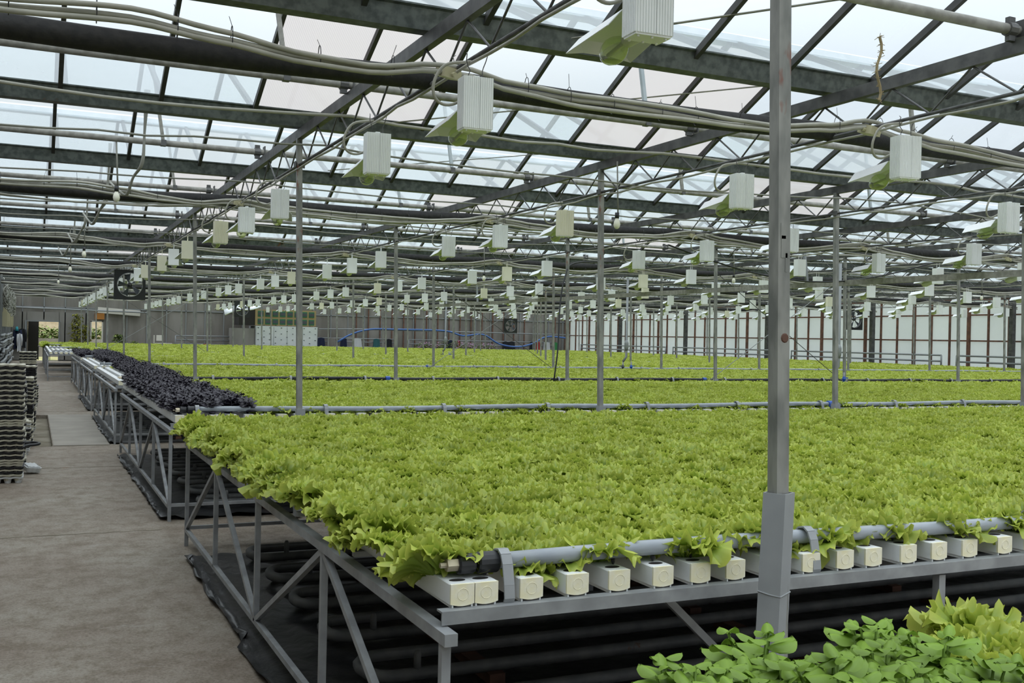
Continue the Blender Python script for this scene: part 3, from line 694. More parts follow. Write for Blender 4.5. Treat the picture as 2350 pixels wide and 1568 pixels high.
def basil_leaf(b_, rnd, pos, az, pitch, L, wd=.62, nl=6, nw=4, cup=.35):
    ca, sa = math.cos(az), math.sin(az); vs = []; at = []
    for i in range(nl + 1):
        t_ = i / nl; hw = wd * .5 * math.sqrt(max(0, 1 - (2 * t_ - 1) ** 2)) * (1.14 - .34 * t_) + .004
        droop = .42 * t_ * t_
        for j in range(nw + 1):
            s_ = j / nw * 2 - 1
            x = t_ ; y = hw * s_; z = -droop - cup * hw * s_ * s_ * 1.3 + .05 * abs(s_) - .04 * (1 - abs(s_)) + .03 * math.sin(t_ * 9) * abs(s_)
            X = x * math.cos(pitch) - z * math.sin(pitch); Z = x * math.sin(pitch) + z * math.cos(pitch)
            vs.append((pos[0] + (X * ca - y * sa) * L, pos[1] + (X * sa + y * ca) * L, pos[2] + Z * L)); at.append(.3 + .7 * abs(s_) if j != nw // 2 else 1.)
    fs = [(i * (nw + 1) + j, i * (nw + 1) + j + 1, (i + 1) * (nw + 1) + j + 1, (i + 1) * (nw + 1) + j) for i in range(nl) for j in range(nw)]
    b_.add(vs, fs, at)
def basil_mesh(seed, mt, H=.2, Lmax=.085, nst=4, spread=.05, nl=6, nw=4, name='basil_plant', wd=.64, cup=.35, pt=0):
    rnd = random.Random(seed); b_ = MB()
    for s_ in range(nst):
        a0 = s_ * 2 * PI / nst + rnd.uniform(-.4, .4); rr = spread * (.5 + rnd.random() * .6); tx, ty = rr * math.cos(a0), rr * math.sin(a0); h = H * rnd.uniform(.82, 1.05)
        b_.tube([(0, 0, 0), (tx * .5, ty * .5, h * .5), (tx, ty, h)], .003, 5)
        for lv in range(4):
            t_ = .38 + lv * .19; L = Lmax * (1.0, .95, .75, .42)[lv] * rnd.uniform(.85, 1.1); az = rnd.uniform(0, .4) + lv * PI / 2 + a0
            for q in range(2):
                p_ = (tx * min(t_, 1), ty * min(t_, 1), h * min(t_ + .04, 1)); basil_leaf(b_, rnd, p_, az + q * PI + rnd.uniform(-.2, .2), R(rnd.uniform(15, 35) + lv * 9 + pt), L, wd * rnd.uniform(.92, 1.1), nl, nw, cup)
    return b_.mesh(name, mt, True, True)
LET = [lettuce_mesh(s_) for s_ in range(7)]
LETLO = [lettuce_mesh(40 + s_, 12, 18, 4, 'lettuce_head_small') for s_ in range(6)]
BAS = [basil_mesh(s_, M['basil'], .165, .094, 6, .055, 9, 6, 'basil_plant', .72, .75, -14) for s_ in range(5)]
PUR = [basil_mesh(60 + s_, M['purple'], .145, .072, 6, .06, 6, 4, 'purple_basil_plant', .78, .5, -8) for s_ in range(5)]

def scatter(name, pts, meshes, label, cat):
    """one countless planting; pts = (x, y, z, tilt x, tilt y, spin, scale)"""
    vc = bpy.data.collections.new(name + '_kinds')
    for i, me in enumerate(meshes):
        o = bpy.data.objects.new('kind_%02d' % i, me); vc.objects.link(o)
    me = bpy.data.meshes.new(name); me.from_pydata([p[:3] for p in pts], [], [])
    a = me.attributes.new('rot', 'FLOAT_VECTOR', 'POINT'); a.data.foreach_set('vector', [c for p in pts for c in p[3:6]])
    a = me.attributes.new('scl', 'FLOAT', 'POINT'); a.data.foreach_set('value', [p[6] for p in pts])
    rnd = random.Random(5); a = me.attributes.new('vid', 'INT', 'POINT'); a.data.foreach_set('value', [rnd.randrange(len(meshes)) for p in pts])
    o = obj(name, me); g = bpy.data.node_groups.new(name + '_nodes', 'GeometryNodeTree')
    g.interface.new_socket('Geometry', in_out='INPUT', socket_type='NodeSocketGeometry'); g.interface.new_socket('Geometry', in_out='OUTPUT', socket_type='NodeSocketGeometry')
    N = g.nodes; gi_ = N.new('NodeGroupInput'); go = N.new('NodeGroupOutput'); iop = N.new('GeometryNodeInstanceOnPoints'); ci = N.new('GeometryNodeCollectionInfo')
    ci.inputs['Collection'].default_value = vc; ci.inputs['Separate Children'].default_value = True; ci.inputs['Reset Children'].default_value = True
    def na(n_, ty):
        q = N.new('GeometryNodeInputNamedAttribute'); q.data_type = ty; q.inputs['Name'].default_value = n_; return q
    r_, s_, v_ = na('rot', 'FLOAT_VECTOR'), na('scl', 'FLOAT'), na('vid', 'INT'); er = N.new('FunctionNodeEulerToRotation')
    L = g.links; L.new(gi_.outputs[0], iop.inputs['Points']); L.new(ci.outputs[0], iop.inputs['Instance']); iop.inputs['Pick Instance'].default_value = True
    L.new(v_.outputs[0], iop.inputs['Instance Index']); L.new(r_.outputs[0], er.inputs[0]); L.new(er.outputs[0], iop.inputs['Rotation']); L.new(s_.outputs[0], iop.inputs['Scale'])
    L.new(iop.outputs[0], go.inputs[0]); md = o.modifiers.new('planting', 'NODES'); md.node_group = g
    return tag(o, label, cat, kind='stuff')

# ------------------------------------------------------------------ benches
ZCH = .845                      # rail top, channels stand on it
YF = [2.79 + DY * k for k in range(9)]
def bench_left(k): return 1.1 if k < 5 else .45
def bench(k):
    y0 = YF[k]; xl = bench_left(k); xr = min(XR - .7, 1.27 * (y0 + 6) + 2); L = 5.46
    t_ = empty('growing_bench', (xl, y0, 0), 0, '%s long grey steel growing bench from the camera, running from the aisle to the right' % ORD[k], 'bench', 'growing benches')
    W_ = xr - xl
    for nm, yy in (('front_rail', 0.0), ('rear_rail', L)):
        b_ = MB(); b_.box((W_ / 2 + .0, yy + .03, ZCH - .02), (W_, .006, .04)); b_.box((W_ / 2, yy + .05, ZCH - .003), (W_, .04, .006)); b_.build(nm, M['frame'], t_)
    b_ = MB()
    for q in range(1, 6): b_.box((W_ / 2, q * L / 6 + .04, ZCH - .012), (W_, .03, .02))
    b_.build('cross_rails', M['frame'], t_)
    step = L / 4; w_ = .028
    for xi in range(40):
        x = (0, 2.02, 4.04)[xi] if xi < 3 else 2.02 * xi
        if x > W_: break
        near = xi == 0
        if xi == 0:
            b_ = MB(); b_.box((0, L / 2, ZCH - .062), (.04, L + .1, .036)); b_.build('side_rail', M['frame'], t_)
            b_ = MB(); b_.box((0, L / 2, .125), (w_, L, w_)); b_.build('bottom_rail', M['frame'], t_)
            for q in range(5):
                b_ = MB(); z0 = .0 if q in (0, 4) else .125; b_.box((0, q * step, (z0 + ZCH - .07) / 2), (w_, w_, ZCH - .07 - z0)); b_.build('leg' if q in (0, 4) else 'upright', M['frame'], t_)
            for q in range(4):
                a = (0, (q + (1 if q % 2 == 0 else 0)) * step, ZCH - .08); b2 = (0, (q + (0 if q % 2 == 0 else 1)) * step, .13)
                b_ = MB(); b_.bar(a, b2, w_ * .95, w_ * .95, (1, 0, 0)); b_.build('diagonal_strut', M['frame'], t_)
            for yy in (0, L):
                b_ = MB(); b_.box((min(W_, 6) / 2, yy, .14), (min(W_, 6), .026, .026)); b_.build('foot_rail', M['frame'], t_)
        elif k < 3 and xi < 5:
            for yy in (.06, L * .5, L):
                b_ = MB(); b_.box((x, yy, (ZCH - .05) / 2), (.032, .032, ZCH - .05)); b_.build('leg', M['frame'], t_)
            b_ = MB(); b_.box((x - .0, L / 2 + .1, ZCH - .062), (.035, L - .2, .03)); b_.build('bearer', M['frame'], t_)
            b_ = MB(); b_.bar((x - .25 - .75, .5, ZCH - .1), (x - .25, .5, .05), .028, .028, (0, 1, 0)); b_.build('diagonal_strut', M['frame'], t_)
    return t_
for k in range(8): bench(k)
# supply pipes across the front of every bench, over the channel ends
def supply_pipe(k):
    y = YF[k] + .13; xl = bench_left(k) + .03; xr = min(XR - .8, 1.27 * y + 1.5); z = .958; r_ = .0255 if k == 0 else .024
    t_ = empty('supply_pipe', (xl, y, z), 0, '%s grey plastic supply pipe from the camera, lying along the front of its bench' % ORD[k], 'pipe', 'supply pipes on the benches')
    b_ = MB(); n_ = int((xr - xl) / .4); rnd = random.Random(70 + k)
    b_.tube([(q * .4 + .12, math.sin(q * .9) * .004, .006 * math.sin(q * .8 + k) ) for q in range(n_)], r_, 14); b_.build('tube', M['greypvc'] if k != 2 else M['black'], t_, True)
    if k < 3:
        b_ = MB(); b_.tube([(.055, 0, 0), (.06, 0, 0), (.105, 0, 0), (.11, 0, 0)], [.026, .031, .031, .028], 14); b_.tube([(.12, 0, 0), (.125, 0, 0), (.185, 0, 0), (.19, 0, 0)], [.028, .033, .033, .028], 14); b_.build('coupling', M['black'], t_, False)
        b_ = MB(); b_.tube([(.02, 0, 0), (.055, 0, 0)], .021, 6); b_.tube([(.0, 0, 0), (.02, 0, 0)], .009, 6); b_.build('end_nut', M['brass'], t_, False)
    x = .2
    while x < min(xr - xl, 20 if k < 4 else 0):
        b_ = MB(); yo = .13
        pr = [(-.045, -.155), (-.075, -.10), (-.070, -.06), (-.055, .0), (-.040, .028), (-.018, .040), (.008, .036), (.020, .026)]
        for q in range(len(pr) - 1): b_.bar((x, pr[q][0], pr[q][1]), (x, pr[q + 1][0], pr[q + 1][1]), .034, .006, (0, .3, 1))
        b_.build('pipe_bracket', M['paint'], t_); x += 1.17 + rnd.uniform(-.03, .03)
    if k < 1:
        x = .15
        while x < 3.2:
            b_ = MB(); b_.tube([(x, 0, -.022), (x, 0, -.03), (x, 0, -.04)], [.008, .007, .003], 7); b_.build('drip_nozzle', M['black'], t_); x += .152
    return t_
for k in range(8): supply_pipe(k)
for k, i, y_ in ((1, 2, 0), (2, 1, 0), (2, 3, 0), (3, 2, 0)):
    x = ROWX + i * DX + (.12 if k == 1 else -.1); b_ = MB(); b_.tube([(x, YF[k] + .13, .958), (x + .07, YF[k] + .13, .958)], [.038, .038], 12)
    tag(b_.build('pipe_coupling', M['blue'], None, False), 'bright blue pipe coupling on the %s supply pipe beside a post of the %s row' % (ORD[k], ROWN[i]), 'coupling', 'blue couplings')

# channels
CW, CHh, CL = .078, .066, 5.78
def channel_parts(L):
    b_ = MB(); w2 = CW / 2
    b_.prism([(-w2, .004), (w2, .004), (w2, CHh - .003), (w2 - .003, CHh), (-w2 + .003, CHh), (-w2, CHh - .003)], .003, L, 'y')
    for s_ in (-1, 1): b_.box((s_ * (w2 - .008), L / 2, -.001), (.005, L, .012))
    return b_
ch_me = channel_parts(CL).mesh('channel_body', M['pvc'])
c_ = MB(); w2 = CW / 2; prof = [(-w2, CHh - .001), (-w2, .006)] + [(-w2 + CW * q / 6, .006 - .007 * math.sin(PI * q / 6)) for q in range(1, 6)] + [(w2, .006), (w2, CHh - .001)]
c_.prism(prof, -.004, .004, 'y'); em = MB()
c_.tube([(0 + .018 * math.cos(a), -.0045, .034 + .018 * math.sin(a)) for a in [q * PI / 6 for q in range(13)]], .0009, 4, False)
cap_me = c_.mesh('end_cap', M['cap'])
s_ = MB(); s_.add([(.026 * math.cos(a), .045 + .016 * math.sin(a), CHh + .0006) for a in [q * PI / 10 for q in range(20)]] + [(.026 * math.cos(a), .045 + .016 * math.sin(a), CHh - .002) for a in [q * PI / 10 for q in range(20)]], [tuple(range(20))] + [(q, q + 20, (q + 1) % 20 + 20, (q + 1) % 20) for q in range(20)])
slot_me = s_.mesh('inlet_slot', M['slotblack'])  # near-black oval laid on the solid channel top marks the slot
far_ch = channel_parts(CL); far_ch.cur = 1; far_ch.prism(prof, -.004, .004, 'y'); far_ch_me = far_ch.mesh('channel_far', [M['pvc'], M['cap']])
XS0 = [1.177, 1.253, 1.405, 1.566, 1.718, 1.884, 2.031, 2.174, 2.34, 2.50, 2.655, 2.789, 2.96, 3.115, 3.275, 3.465]
CHX = {}
for k in range(8):
    xs = list(XS0) if k == 0 else [bench_left(k) + .08 + q * .15 for q in range(16)]
    while xs[-1] < min(XR - 1.2, 1.27 * (YF[k] + 5.8) + 1.5): xs.append(xs[-1] + .152)
    CHX[k] = xs
nch = 0; rest = MB()
for k in range(8):
    for q, x in enumerate(CHX[k]):
        y = YF[k] + .06
        if not (in_view(x, y, .88, 120) or in_view(x, y + CL, .9, 60)): continue
        if nch < 290 and (k < 4 and (k == 0 or x < 14) or (k >= 4 and x < 3)):
            lb = ('white growing channel with cream end cap, %s from the aisle corner of the nearest bench' % (ORD[q] if q else 'first')) if (k == 0 and q < 16) else 'white growing channel with cream end cap on the %s bench from the camera' % (ORD[k])
            if k == 0:
                t_ = empty('growing_channel', (x, y, ZCH + .005), 0, lb, 'channel', None if q < 16 else 'growing channels on bench %s' % ORD[k])
                obj('channel_body', ch_me, t_); obj('end_cap', cap_me, t_); obj('inlet_slot', slot_me, t_)
            else: tag(obj('growing_channel', far_ch_me, None, (x, y, ZCH + .005)), lb, 'channel', 'growing channels on bench %s' % ORD[k])
            nch += 1
        else:
            w2 = CW / 2; rest.cur = 0; rest.box((x, y + CL / 2, ZCH + .038), (CW, CL, CHh)); rest.cur = 1; rest.box((x, y - .003, ZCH + .038), (CW, .006, CHh))
tag(rest.build('growing_channels', [M['pvc'], M['cap']]), 'white growing channels under the far lettuce on all the farther benches', 'channels', kind='stuff')
print('channels', nch)

# ------------------------------------------------------------------ planting
rp = random.Random(21)
heads = []; purple = []
ZP = ZCH + .055
def is_purple(k, x, y):
    yy = y - YF[k]
    if k == 1: return x < 1.84
    if k == 2: return 1.42 < x < 2.0 and yy < 5.6
    if k == 3: return (1.40 if yy > 2 else 1.5) < x < 2.05
    if k == 4: return x < 2.1
    return False
def is_empty(k, x, y):
    yy = y - YF[k]
    if k == 1: return (yy > 4.9 and x < 1.5)
    if k == 2: return x <= 1.42
    if k == 3: return x <= (1.40 if yy > 2 else 1.5)
    if k == 5: return x < 1.6
    if k in (6,): return x < 1.2
    return False
for k in range(8):
    far = YF[k] > 24
    for q, x in enumerate(CHX[k]):
        y = YF[k] + (.24 if q % 2 else .19)
        sp_ = .150 if not far else .20
        if far and q % 4 == 3: continue
        while y < YF[k] + 5.78:
            if is_purple(k, x, y): purple.append((x + rp.uniform(-.02, .02), y, ZP, k))
            elif not is_empty(k, x, y) and in_view(x, y, .95, 110):
                if not rp.random() < .006:
                    heads.append((x + rp.uniform(-.015, .015), y + rp.uniform(-.02, .02), ZP + rp.uniform(-.01, .008), k, q))
            y += sp_ + rp.uniform(-.012, .012)
heads.sort(key=lambda h: h[0] ** 2 + h[1] ** 2)
fg_l = [(1.90, 1.60), (2.03, 1.70), (1.92, 1.44), (2.16, 1.84), (1.80, 1.30), (2.06, 1.52), (1.72, 1.12)]
nl_ind = 0; rest = []; n_e = 0
for h in heads:
    x, y, z, k, q = h; rot = (rp.uniform(-.22, .22), rp.uniform(-.22, .22), rp.uniform(0, 6.28)); sc = rp.uniform(.88, 1.12)
    if k == 0 and y < YF[0] + .3: sc *= 1.16; z += .012
    if q == 0: rot = (rot[0], rot[1] - .40, rot[2]); x -= .03; sc *= 1.12
    if nl_ind < 292 and in_view(x, y, .95, 0):
        o = obj('lettuce_head', LET[rp.randrange(len(LET))], None, (x, y, z)); o.rotation_euler = rot; o.scale = (sc,) * 3
        if q == 0: n_e += 1; tag(o, 'frilly lettuce overhanging the aisle edge of the nearest bench, %s from its near corner' % (ORD[n_e - 1] if n_e > 1 else 'first'), 'lettuce', 'lettuce along the aisle edge')
        elif y < YF[0] + .3: tag(o, 'frilly lettuce at the near end of the %s white channel from the aisle corner' % (ORD[q]), 'lettuce', 'lettuce at the channel ends')
        else: tag(o, 'frilly light green lettuce in the dense planting of the nearest bench', 'lettuce', 'lettuce on the nearest bench')
        nl_ind += 1
    else: rest.append((x, y, z, *rot, sc))
near = [p for p in rest if p[1] < 14]; farp = [(*p[:6], p[6] * (1.0 if p[1] < 24 else 1.38)) for p in rest if p[1] >= 14]
scatter('lettuce_planting', near, LET, 'dense bright green frilly lettuce filling the nearest two benches', 'lettuce')
scatter('lettuce_planting_far', farp, LETLO, 'bright green lettuce carpet on the benches in the middle and far distance', 'lettuce')
print('lettuce', nl_ind, len(near), len(farp))
np_ = 0; prest = []
for x, y, z, k in purple:
    if not in_view(x, y, .95, 60): continue
    for _ in range(1):
        rot = (rp.uniform(-.2, .2), rp.uniform(-.2, .2), rp.uniform(0, 6.28)); sc = rp.uniform(.85, 1.15)
        if k in (1, 2) and np_ < 296:
            o = obj('purple_basil', PUR[rp.randrange(5)], None, (x, y, z)); o.rotation_euler = rot; o.scale = (sc,) * 3
            tag(o, 'dark purple basil plant on the aisle side of the %s bench from the camera' % ORD[k], 'basil', 'purple basil on the %s bench' % ORD[k]); np_ += 1
        else: prest.append((x, y, z, *rot, sc))
if prest: scatter('purple_basil_planting', prest, PUR, 'far clumps of dark purple basil along the aisle side of the distant benches', 'basil')
print('purple', np_, len(prest))
# foreground bench with green basil and a few lettuces
fb = empty('growing_bench', (1.0, -.6, 0), 0, 'growing bench at the lower right corner, hidden under green basil', 'bench', 'growing benches')
b_ = MB(); b_.box((1.2, 1.1, ZCH - .02), (2.4, 1.8, .03)); b_.build('bench_top', M['film'], fb)
for x, y in ((.05, .3), (.05, 1.9), (2.3, .3), (2.3, 1.9)):
    b_ = MB(); b_.box((x, y, (ZCH - .03) / 2), (.03, .03, ZCH - .03)); b_.build('leg', M['frame'], fb)
for n_, x in enumerate((1.10, 1.25, 1.40, 1.56, 1.72, 1.88, 2.04, 2.2)):
    t_ = empty('growing_channel', (x, -.4, ZCH), 0, 'white growing channel on the lower right bench, hidden below green basil and lettuce', 'channel', 'channels on the corner bench')
    b_ = channel_parts(1.75); b_.build('channel_body', M['pvc'], t_)
gb = 0
for x in (1.12, 1.24, 1.36, 1.48, 1.60, 1.72):
    y = .95 + (.07 if gb % 2 else 0)
    while y < (1.74 if x < 1.45 else 1.58 if x < 1.65 else 1.78):
        u, v_ = proj(x, y, 1.05)
        if in_view(x, y, 1.1, 250):
            o = obj('green_basil', BAS[rp.randrange(5)], None, (x + rp.uniform(-.02, .02), y + rp.uniform(-.02, .02), ZP + (.0 if x < 1.6 else .0) - .02 + rp.uniform(-.03, .02)))
            o.rotation_euler = (rp.uniform(-.15, .15), rp.uniform(-.15, .15), rp.uniform(0, 6)); s0 = rp.uniform(.9, 1.08); o.scale = (s0, s0, s0)
            tag(o, 'green basil plant with glossy cupped leaves in the lower right foreground', 'basil', 'green basil in the foreground')
        y += .105
    gb += 1
for x, y in fg_l:
    o = obj('lettuce_head', LET[rp.randrange(7)], None, (x, y, ZP + .0)); o.rotation_euler = (rp.uniform(-.1, .1), rp.uniform(-.1, .1), rp.uniform(0, 6)); o.scale = (1.3, 1.3, 1.3)
    tag(o, 'big pale lettuce in the lower right clump beside the basil, %s' % ['at the back left', 'at the back middle', 'in the middle', 'farthest right', 'in front', 'right of the middle', 'lowest'][fg_l.index((x, y))], 'lettuce', 'foreground lettuce')

# ------------------------------------------------------------------ under the benches
for k in range(4):
    y0 = YF[k] + .05; b_ = MB(); nx, ny = 60, 30; x0, x1, y1 = 1.02, min(30, 1.27 * y0 + 9), y0 + 4.9; rnd = random.Random(k + 40)
    vs = []
    for a in range(ny + 1):
        for c_ in range(nx + 1):
            tt = (c_ / nx) ** 2; x = x0 + (x1 - x0) * tt; y = y0 + (y1 - y0) * a / ny
            if c_ == 0: x += rnd.uniform(-.03, .06)
            vs.append((x, y + (rnd.uniform(-.05, .05) if a in (0, ny) else 0), .012 + (rnd.uniform(0, .035) if c_ < 14 else rnd.uniform(0, .015))))
    b_.add(vs, [(a * (nx + 1) + c_, a * (nx + 1) + c_ + 1, (a + 1) * (nx + 1) + c_ + 1, (a + 1) * (nx + 1) + c_) for a in range(ny) for c_ in range(nx)])
    tag(b_.build('ground_film', M['film'], None, True), 'crumpled black film on the floor under the %s bench from the camera' % ORD[k], 'film', 'black ground films')
    for q in range(7):
        yy = y0 + .3 + q * .68; z = .09; xl = 1.42; xr = min(26, 1.27 * yy + 6)
        b_ = MB(); pts = [(xr, yy, z), (xl + .1, yy, z)] + [(xl + .1 - .1 * math.sin(a), yy + .16 - .16 * math.cos(a), z) for a in [PI * w_ / 6 for w_ in range(1, 6)]] + [(xl + .1, yy + .32, z), (xr, yy + .32, z)]
        t_ = empty('floor_heating_loop', (0, 0, 0), 0, 'grey heating pipe loop on the floor under the %s bench, %s from its front' % (ORD[k], ORD[q] if q else 'first'), 'pipe', 'floor heating loops')
        b_.tube(pts, .031, 9); b_.build('loop_pipe', M['floorpipe'], t_, True)
        b_ = MB(); b_.tube([(xl + .22, yy, z + .02), (xl + .22, yy, z + .09), (xl + .22, yy, z + .11)], [.018, .018, .01], 8); b_.build('vent_stub', M['floorpipe'], t_, True)
        for x in (xl + .6, xl + 2.2, xl + 3.8):
            b_ = MB(); b_.box((x, yy + .16, .035), (.08, .45, .06)); b_.build('support_block', M['rust'], t_)

# ------------------------------------------------------------------ far aisle side, left
def tray_mesh(name, mt, w_=.30, d_=.42):
    b_ = MB(); n_ = 12
    top = []; 
    for s_ in range(4):
        for q in range(n_):
            f_ = q / n_; wav = .0035 * math.sin(f_ * 2 * PI * 3)
            p_ = [(-w_ / 2 + f_ * w_, -d_ / 2), (w_ / 2, -d_ / 2 + f_ * d_), (w_ / 2 - f_ * w_, d_ / 2), (-w_ / 2, d_ / 2 - f_ * d_)][s_]
            top.append((p_[0], p_[1], .022 + wav))
    n4 = len(top); lo = [(x * .985, y * .985, z - .016) for x, y, z in top]
    b_.add(top + lo, [tuple(range(n4)), tuple(reversed(range(n4, 2 * n4)))] + [(q, n4 + q, n4 + (q + 1) % n4, (q + 1) % n4) for q in range(n4)])
    for a in range(3):
        for c_ in range(4):
            x, y = -w_ / 2 + w_ * (a + .5) / 3, -d_ / 2 + d_ * (c_ + .5) / 4
            b_.tube([(x, y, .008), (x, y, -.045)], [.042, .030], 10)
    return b_.mesh(name, mt)
TR = [tray_mesh('seedling_tray', M[a]) for a in ('trayblack', 'traycream', 'traywhite')]
rt = random.Random(3)
stacks = [(-.215, 12.35, 1.24, 0, 'nearest tall stack of seedling trays'), (-.20, 13.35, 1.02, .0, 'second tray stack behind the nearest'), (-.17, 15.0, .42, .1, 'low cream tray stack'),
          (-.12, 15.9, .95, .0, 'tray stack beside the dirt patch'), (-.09, 18.3, 1.05, .05, 'fifth tray stack along the aisle'), (-.07, 21.6, 1.2, 0, 'tray stack past the dirt patch'), (-.02, 24.2, .42, 0, 'low farthest tray stack')]
for n_, (x, y, h, rz, nm) in enumerate(stacks):
    z = .045; c = 0
    while z < h:
        kind = (c % 2 if rt.random() < .78 else rt.randrange(2)) if n_ != 2 else rt.choice((1, 2, 1, 0))
        if c == 0: kind = 2
        o = obj('seedling_tray', TR[kind], None, (x + rt.uniform(-.008, .008), y + rt.uniform(-.01, .01), z)); o.rotation_euler = (0, 0, rz + rt.uniform(-.015, .015))
        cn = ('black', 'cream', 'white')[kind]
        pos = 'bottom ' if c == 0 else ''
        tag(o, '%s%s seedling tray in the %s' % (pos, cn, nm), 'tray', '%s trays of the %s' % (cn, nm))
        z += .0265; c += 1
b_ = MB(); b_.tube([(-.16 + .0, 13.0, .34)] + [(-.02 + .11 * math.sin(a), 13.0 + .15 * math.cos(a), .33) for a in [PI * q / 8 for q in range(9)]] + [(-.16, 12.75, .30)], .017, 8)
tag(b_.build('black_hose', M['black'], None, True), 'loop of black hose poking out beside the nearest tray stack', 'hose')
o = obj('loose_tray', tray_mesh('loose_tray', M['traywhite'], .13, .2), None, (.015, 12.95, .075)); o.rotation_euler = (.12, .1, .3); tag(o, 'small white cup tray lying on the floor beside the nearest tray stack', 'tray')

# left wall: bundled grey pipes, cable tangle and boxes
t_ = empty('pipe_rack', (XL + .1, 50, 0), 0, 'stack of long corrugated grey pipes lying along the left wall', 'pipes')
for q in range(13):
    b_ = MB(); rnd = random.Random(q); x = .02 + .05 * math.sin(q * 2.1)
    b_.tube([(x + .03 * math.sin(y * .9 + q), y, .12 + q * .105 + .02 * math.sin(y * 1.3 + q * 2)) for y in [-13 + w_ * .7 for w_ in range(29)]], .048, 8); b_.build('grey_pipe', M['steelrail'], t_, True)
rnd = random.Random(99)
for n_ in range(9):
    y = 37.5 + n_ * 2.2; b_ = MB()
    for q in range(5):
        pts = []; zc = 2.95 - rnd.random() * .5; rr = .1 + .18 * rnd.random()
        for a in range(22): th = a * .62; pts.append((XL + .22 + .07 * math.sin(a * 1.7 + q), y + rr * math.cos(th) + .2 * math.sin(a), zc + rr * 1.3 * math.sin(th)))
        b_.tube(pts, .017, 6)
    tag(b_.build('cable_tangle', M['cable'], None, True), '%s dusty grey cable tangle from the camera, hung high on the left wall' % ORD[n_], 'cables', 'cable tangles on the left wall')
for n_ in range(6):
    b_ = MB(); b_.box((0, 0, 0), (.16, .42, .52)); b_.box((.085, 0, 0), (.02, .34, .42)); b_.box((0, 0, .33), (.12, .3, .16))
    o = b_.build('control_box', M['creambox'], None, False, (XL + .15, 40.5 + n_ * 2.2, 1.95)); tag(o, '%s cream electrical box from the camera on the left wall above the grey pipes' % ORD[n_], 'electrical box', 'cream boxes on the left wall')
# clothes on the back wall beside the doorway
def cloth(name, x, y, z, w_, h, mt, lb, cat='clothes', sleeves=True):
    b_ = MB(); n_ = 7; vs = []
    for a in range(n_ + 1):
        for c_ in range(n_ + 1):
            s_ = c_ / n_ - .5; tt = a / n_
            vs.append((x + s_ * w_ * (.72 + .28 * tt), y - .05 - .03 * math.cos(s_ * 14) , z - tt * h - .12 * h * abs(s_)))
    F_ = [(a * (n_ + 1) + c_, a * (n_ + 1) + c_ + 1, (a + 1) * (n_ + 1) + c_ + 1, (a + 1) * (n_ + 1) + c_) for a in range(n_) for c_ in range(n_)]
    b_.add(vs, F_); nb = len(vs); b_.add([(p_[0], p_[1] + .06, p_[2]) for p_ in vs], [tuple(reversed(f_)) for f_ in F_])
    if sleeves:
        for s_ in (-1, 1): b_.tube([(x + s_ * w_ * .36, y - .03, z - .07 * h), (x + s_ * w_ * .5, y - .04, z - .35 * h), (x + s_ * w_ * .47, y - .04, z - .72 * h)], [.06 * h, .055 * h, .04 * h], 8)
    o = b_.build(name, mt, None, True); return tag(o, lb, cat)
cloth('jacket', -.70, YB - .1, 1.62, .34, 1.0, M['navy'], 'navy jacket hanging on the back wall left of the doorway')
cloth('coat', -.50, YB - .08, 1.64, .36, .95, M['darkcloth'], 'dark coat hanging closest to the doorway on its left')
cloth('shirt', -.61, YB - .26, 1.40, .20, .9, M['whitecloth'], 'white shirt with blue trim hanging over the navy jacket')
b_ = MB(); b_.tube([(-.74, YB - .2, 1.5), (-.74, YB - .2, 1.72)], [.09, .05], 10); tag(b_.build('cap', M['turq'], None, True), 'turquoise cap hanging above the navy jacket at the far left', 'cap')
# doorway lining, partition inside and what stands beyond
d = MB(); d.box((-.33, YB - .05, 1.0), (.10, .14, 2.05)); d.box((1.22, YB - .05, 1.0), (.05, .12, 2.05)); d.box((.45, YB - .05, 2.03), (1.65, .12, .06)); struct('door_1', d, M['steelrail'])
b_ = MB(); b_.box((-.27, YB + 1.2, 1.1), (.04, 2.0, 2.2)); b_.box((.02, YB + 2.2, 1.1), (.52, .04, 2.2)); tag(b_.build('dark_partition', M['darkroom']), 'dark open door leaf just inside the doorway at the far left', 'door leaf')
b_ = MB(); b_.box((.55, YB + .9, .72), (.62, .5, .03));
for x in (.28, .82): b_.box((x, YB + .7, .36), (.03, .03, .7))
tag(b_.build('doorway_table', M['truss']), 'small dark table in the far doorway', 'table')
rnd = random.Random(8)
for n_ in range(9):
    b_ = MB(); x = -4 + n_ * 2.1
    for q in range(900):
        a = rnd.random() * 6.28; rr = rnd.random() ** .5; zz = rnd.random(); px, py = x + 1.5 * rr * math.cos(a), YB + 15 + 1.2 * rr * math.sin(a); pz = zz * (1.95 - .5 * rr) + .02
        basil_leaf(b_, rnd, (px, py, pz), rnd.random() * 6.28, rnd.uniform(-.3, .9), .34, .5, 2, 2)
    tag(b_.build('bush', M['bush'], None, True), 'yellow-green bush outside, seen through the far doorway or small window', 'bush', 'bushes outside')
b_ = MB(); b_.box((3, YB + 26, 1.1), (60, 1, 2.7)); tag(b_.build('reed_bank', mat('dry_reeds', (.42, .34, .24), .9, 0, (.52, .44, .33), 3)), 'pale brown reed bank outside beyond the bushes', 'bank')
fn = empty('fence', (1, YB + 9, 0), 0, 'low grey mesh fence outside the far doorway', 'fence')
b_ = MB(); b_.box((0, 0, .52), (12, .02, 1.1)); b_.build('mesh_panel', M['panelgrey'], fn)
for x in range(-5, 7, 2): b_ = MB(); b_.box((x, -.02, .55), (.06, .06, 1.2)); b_.build('fence_post', M['tan'], fn)

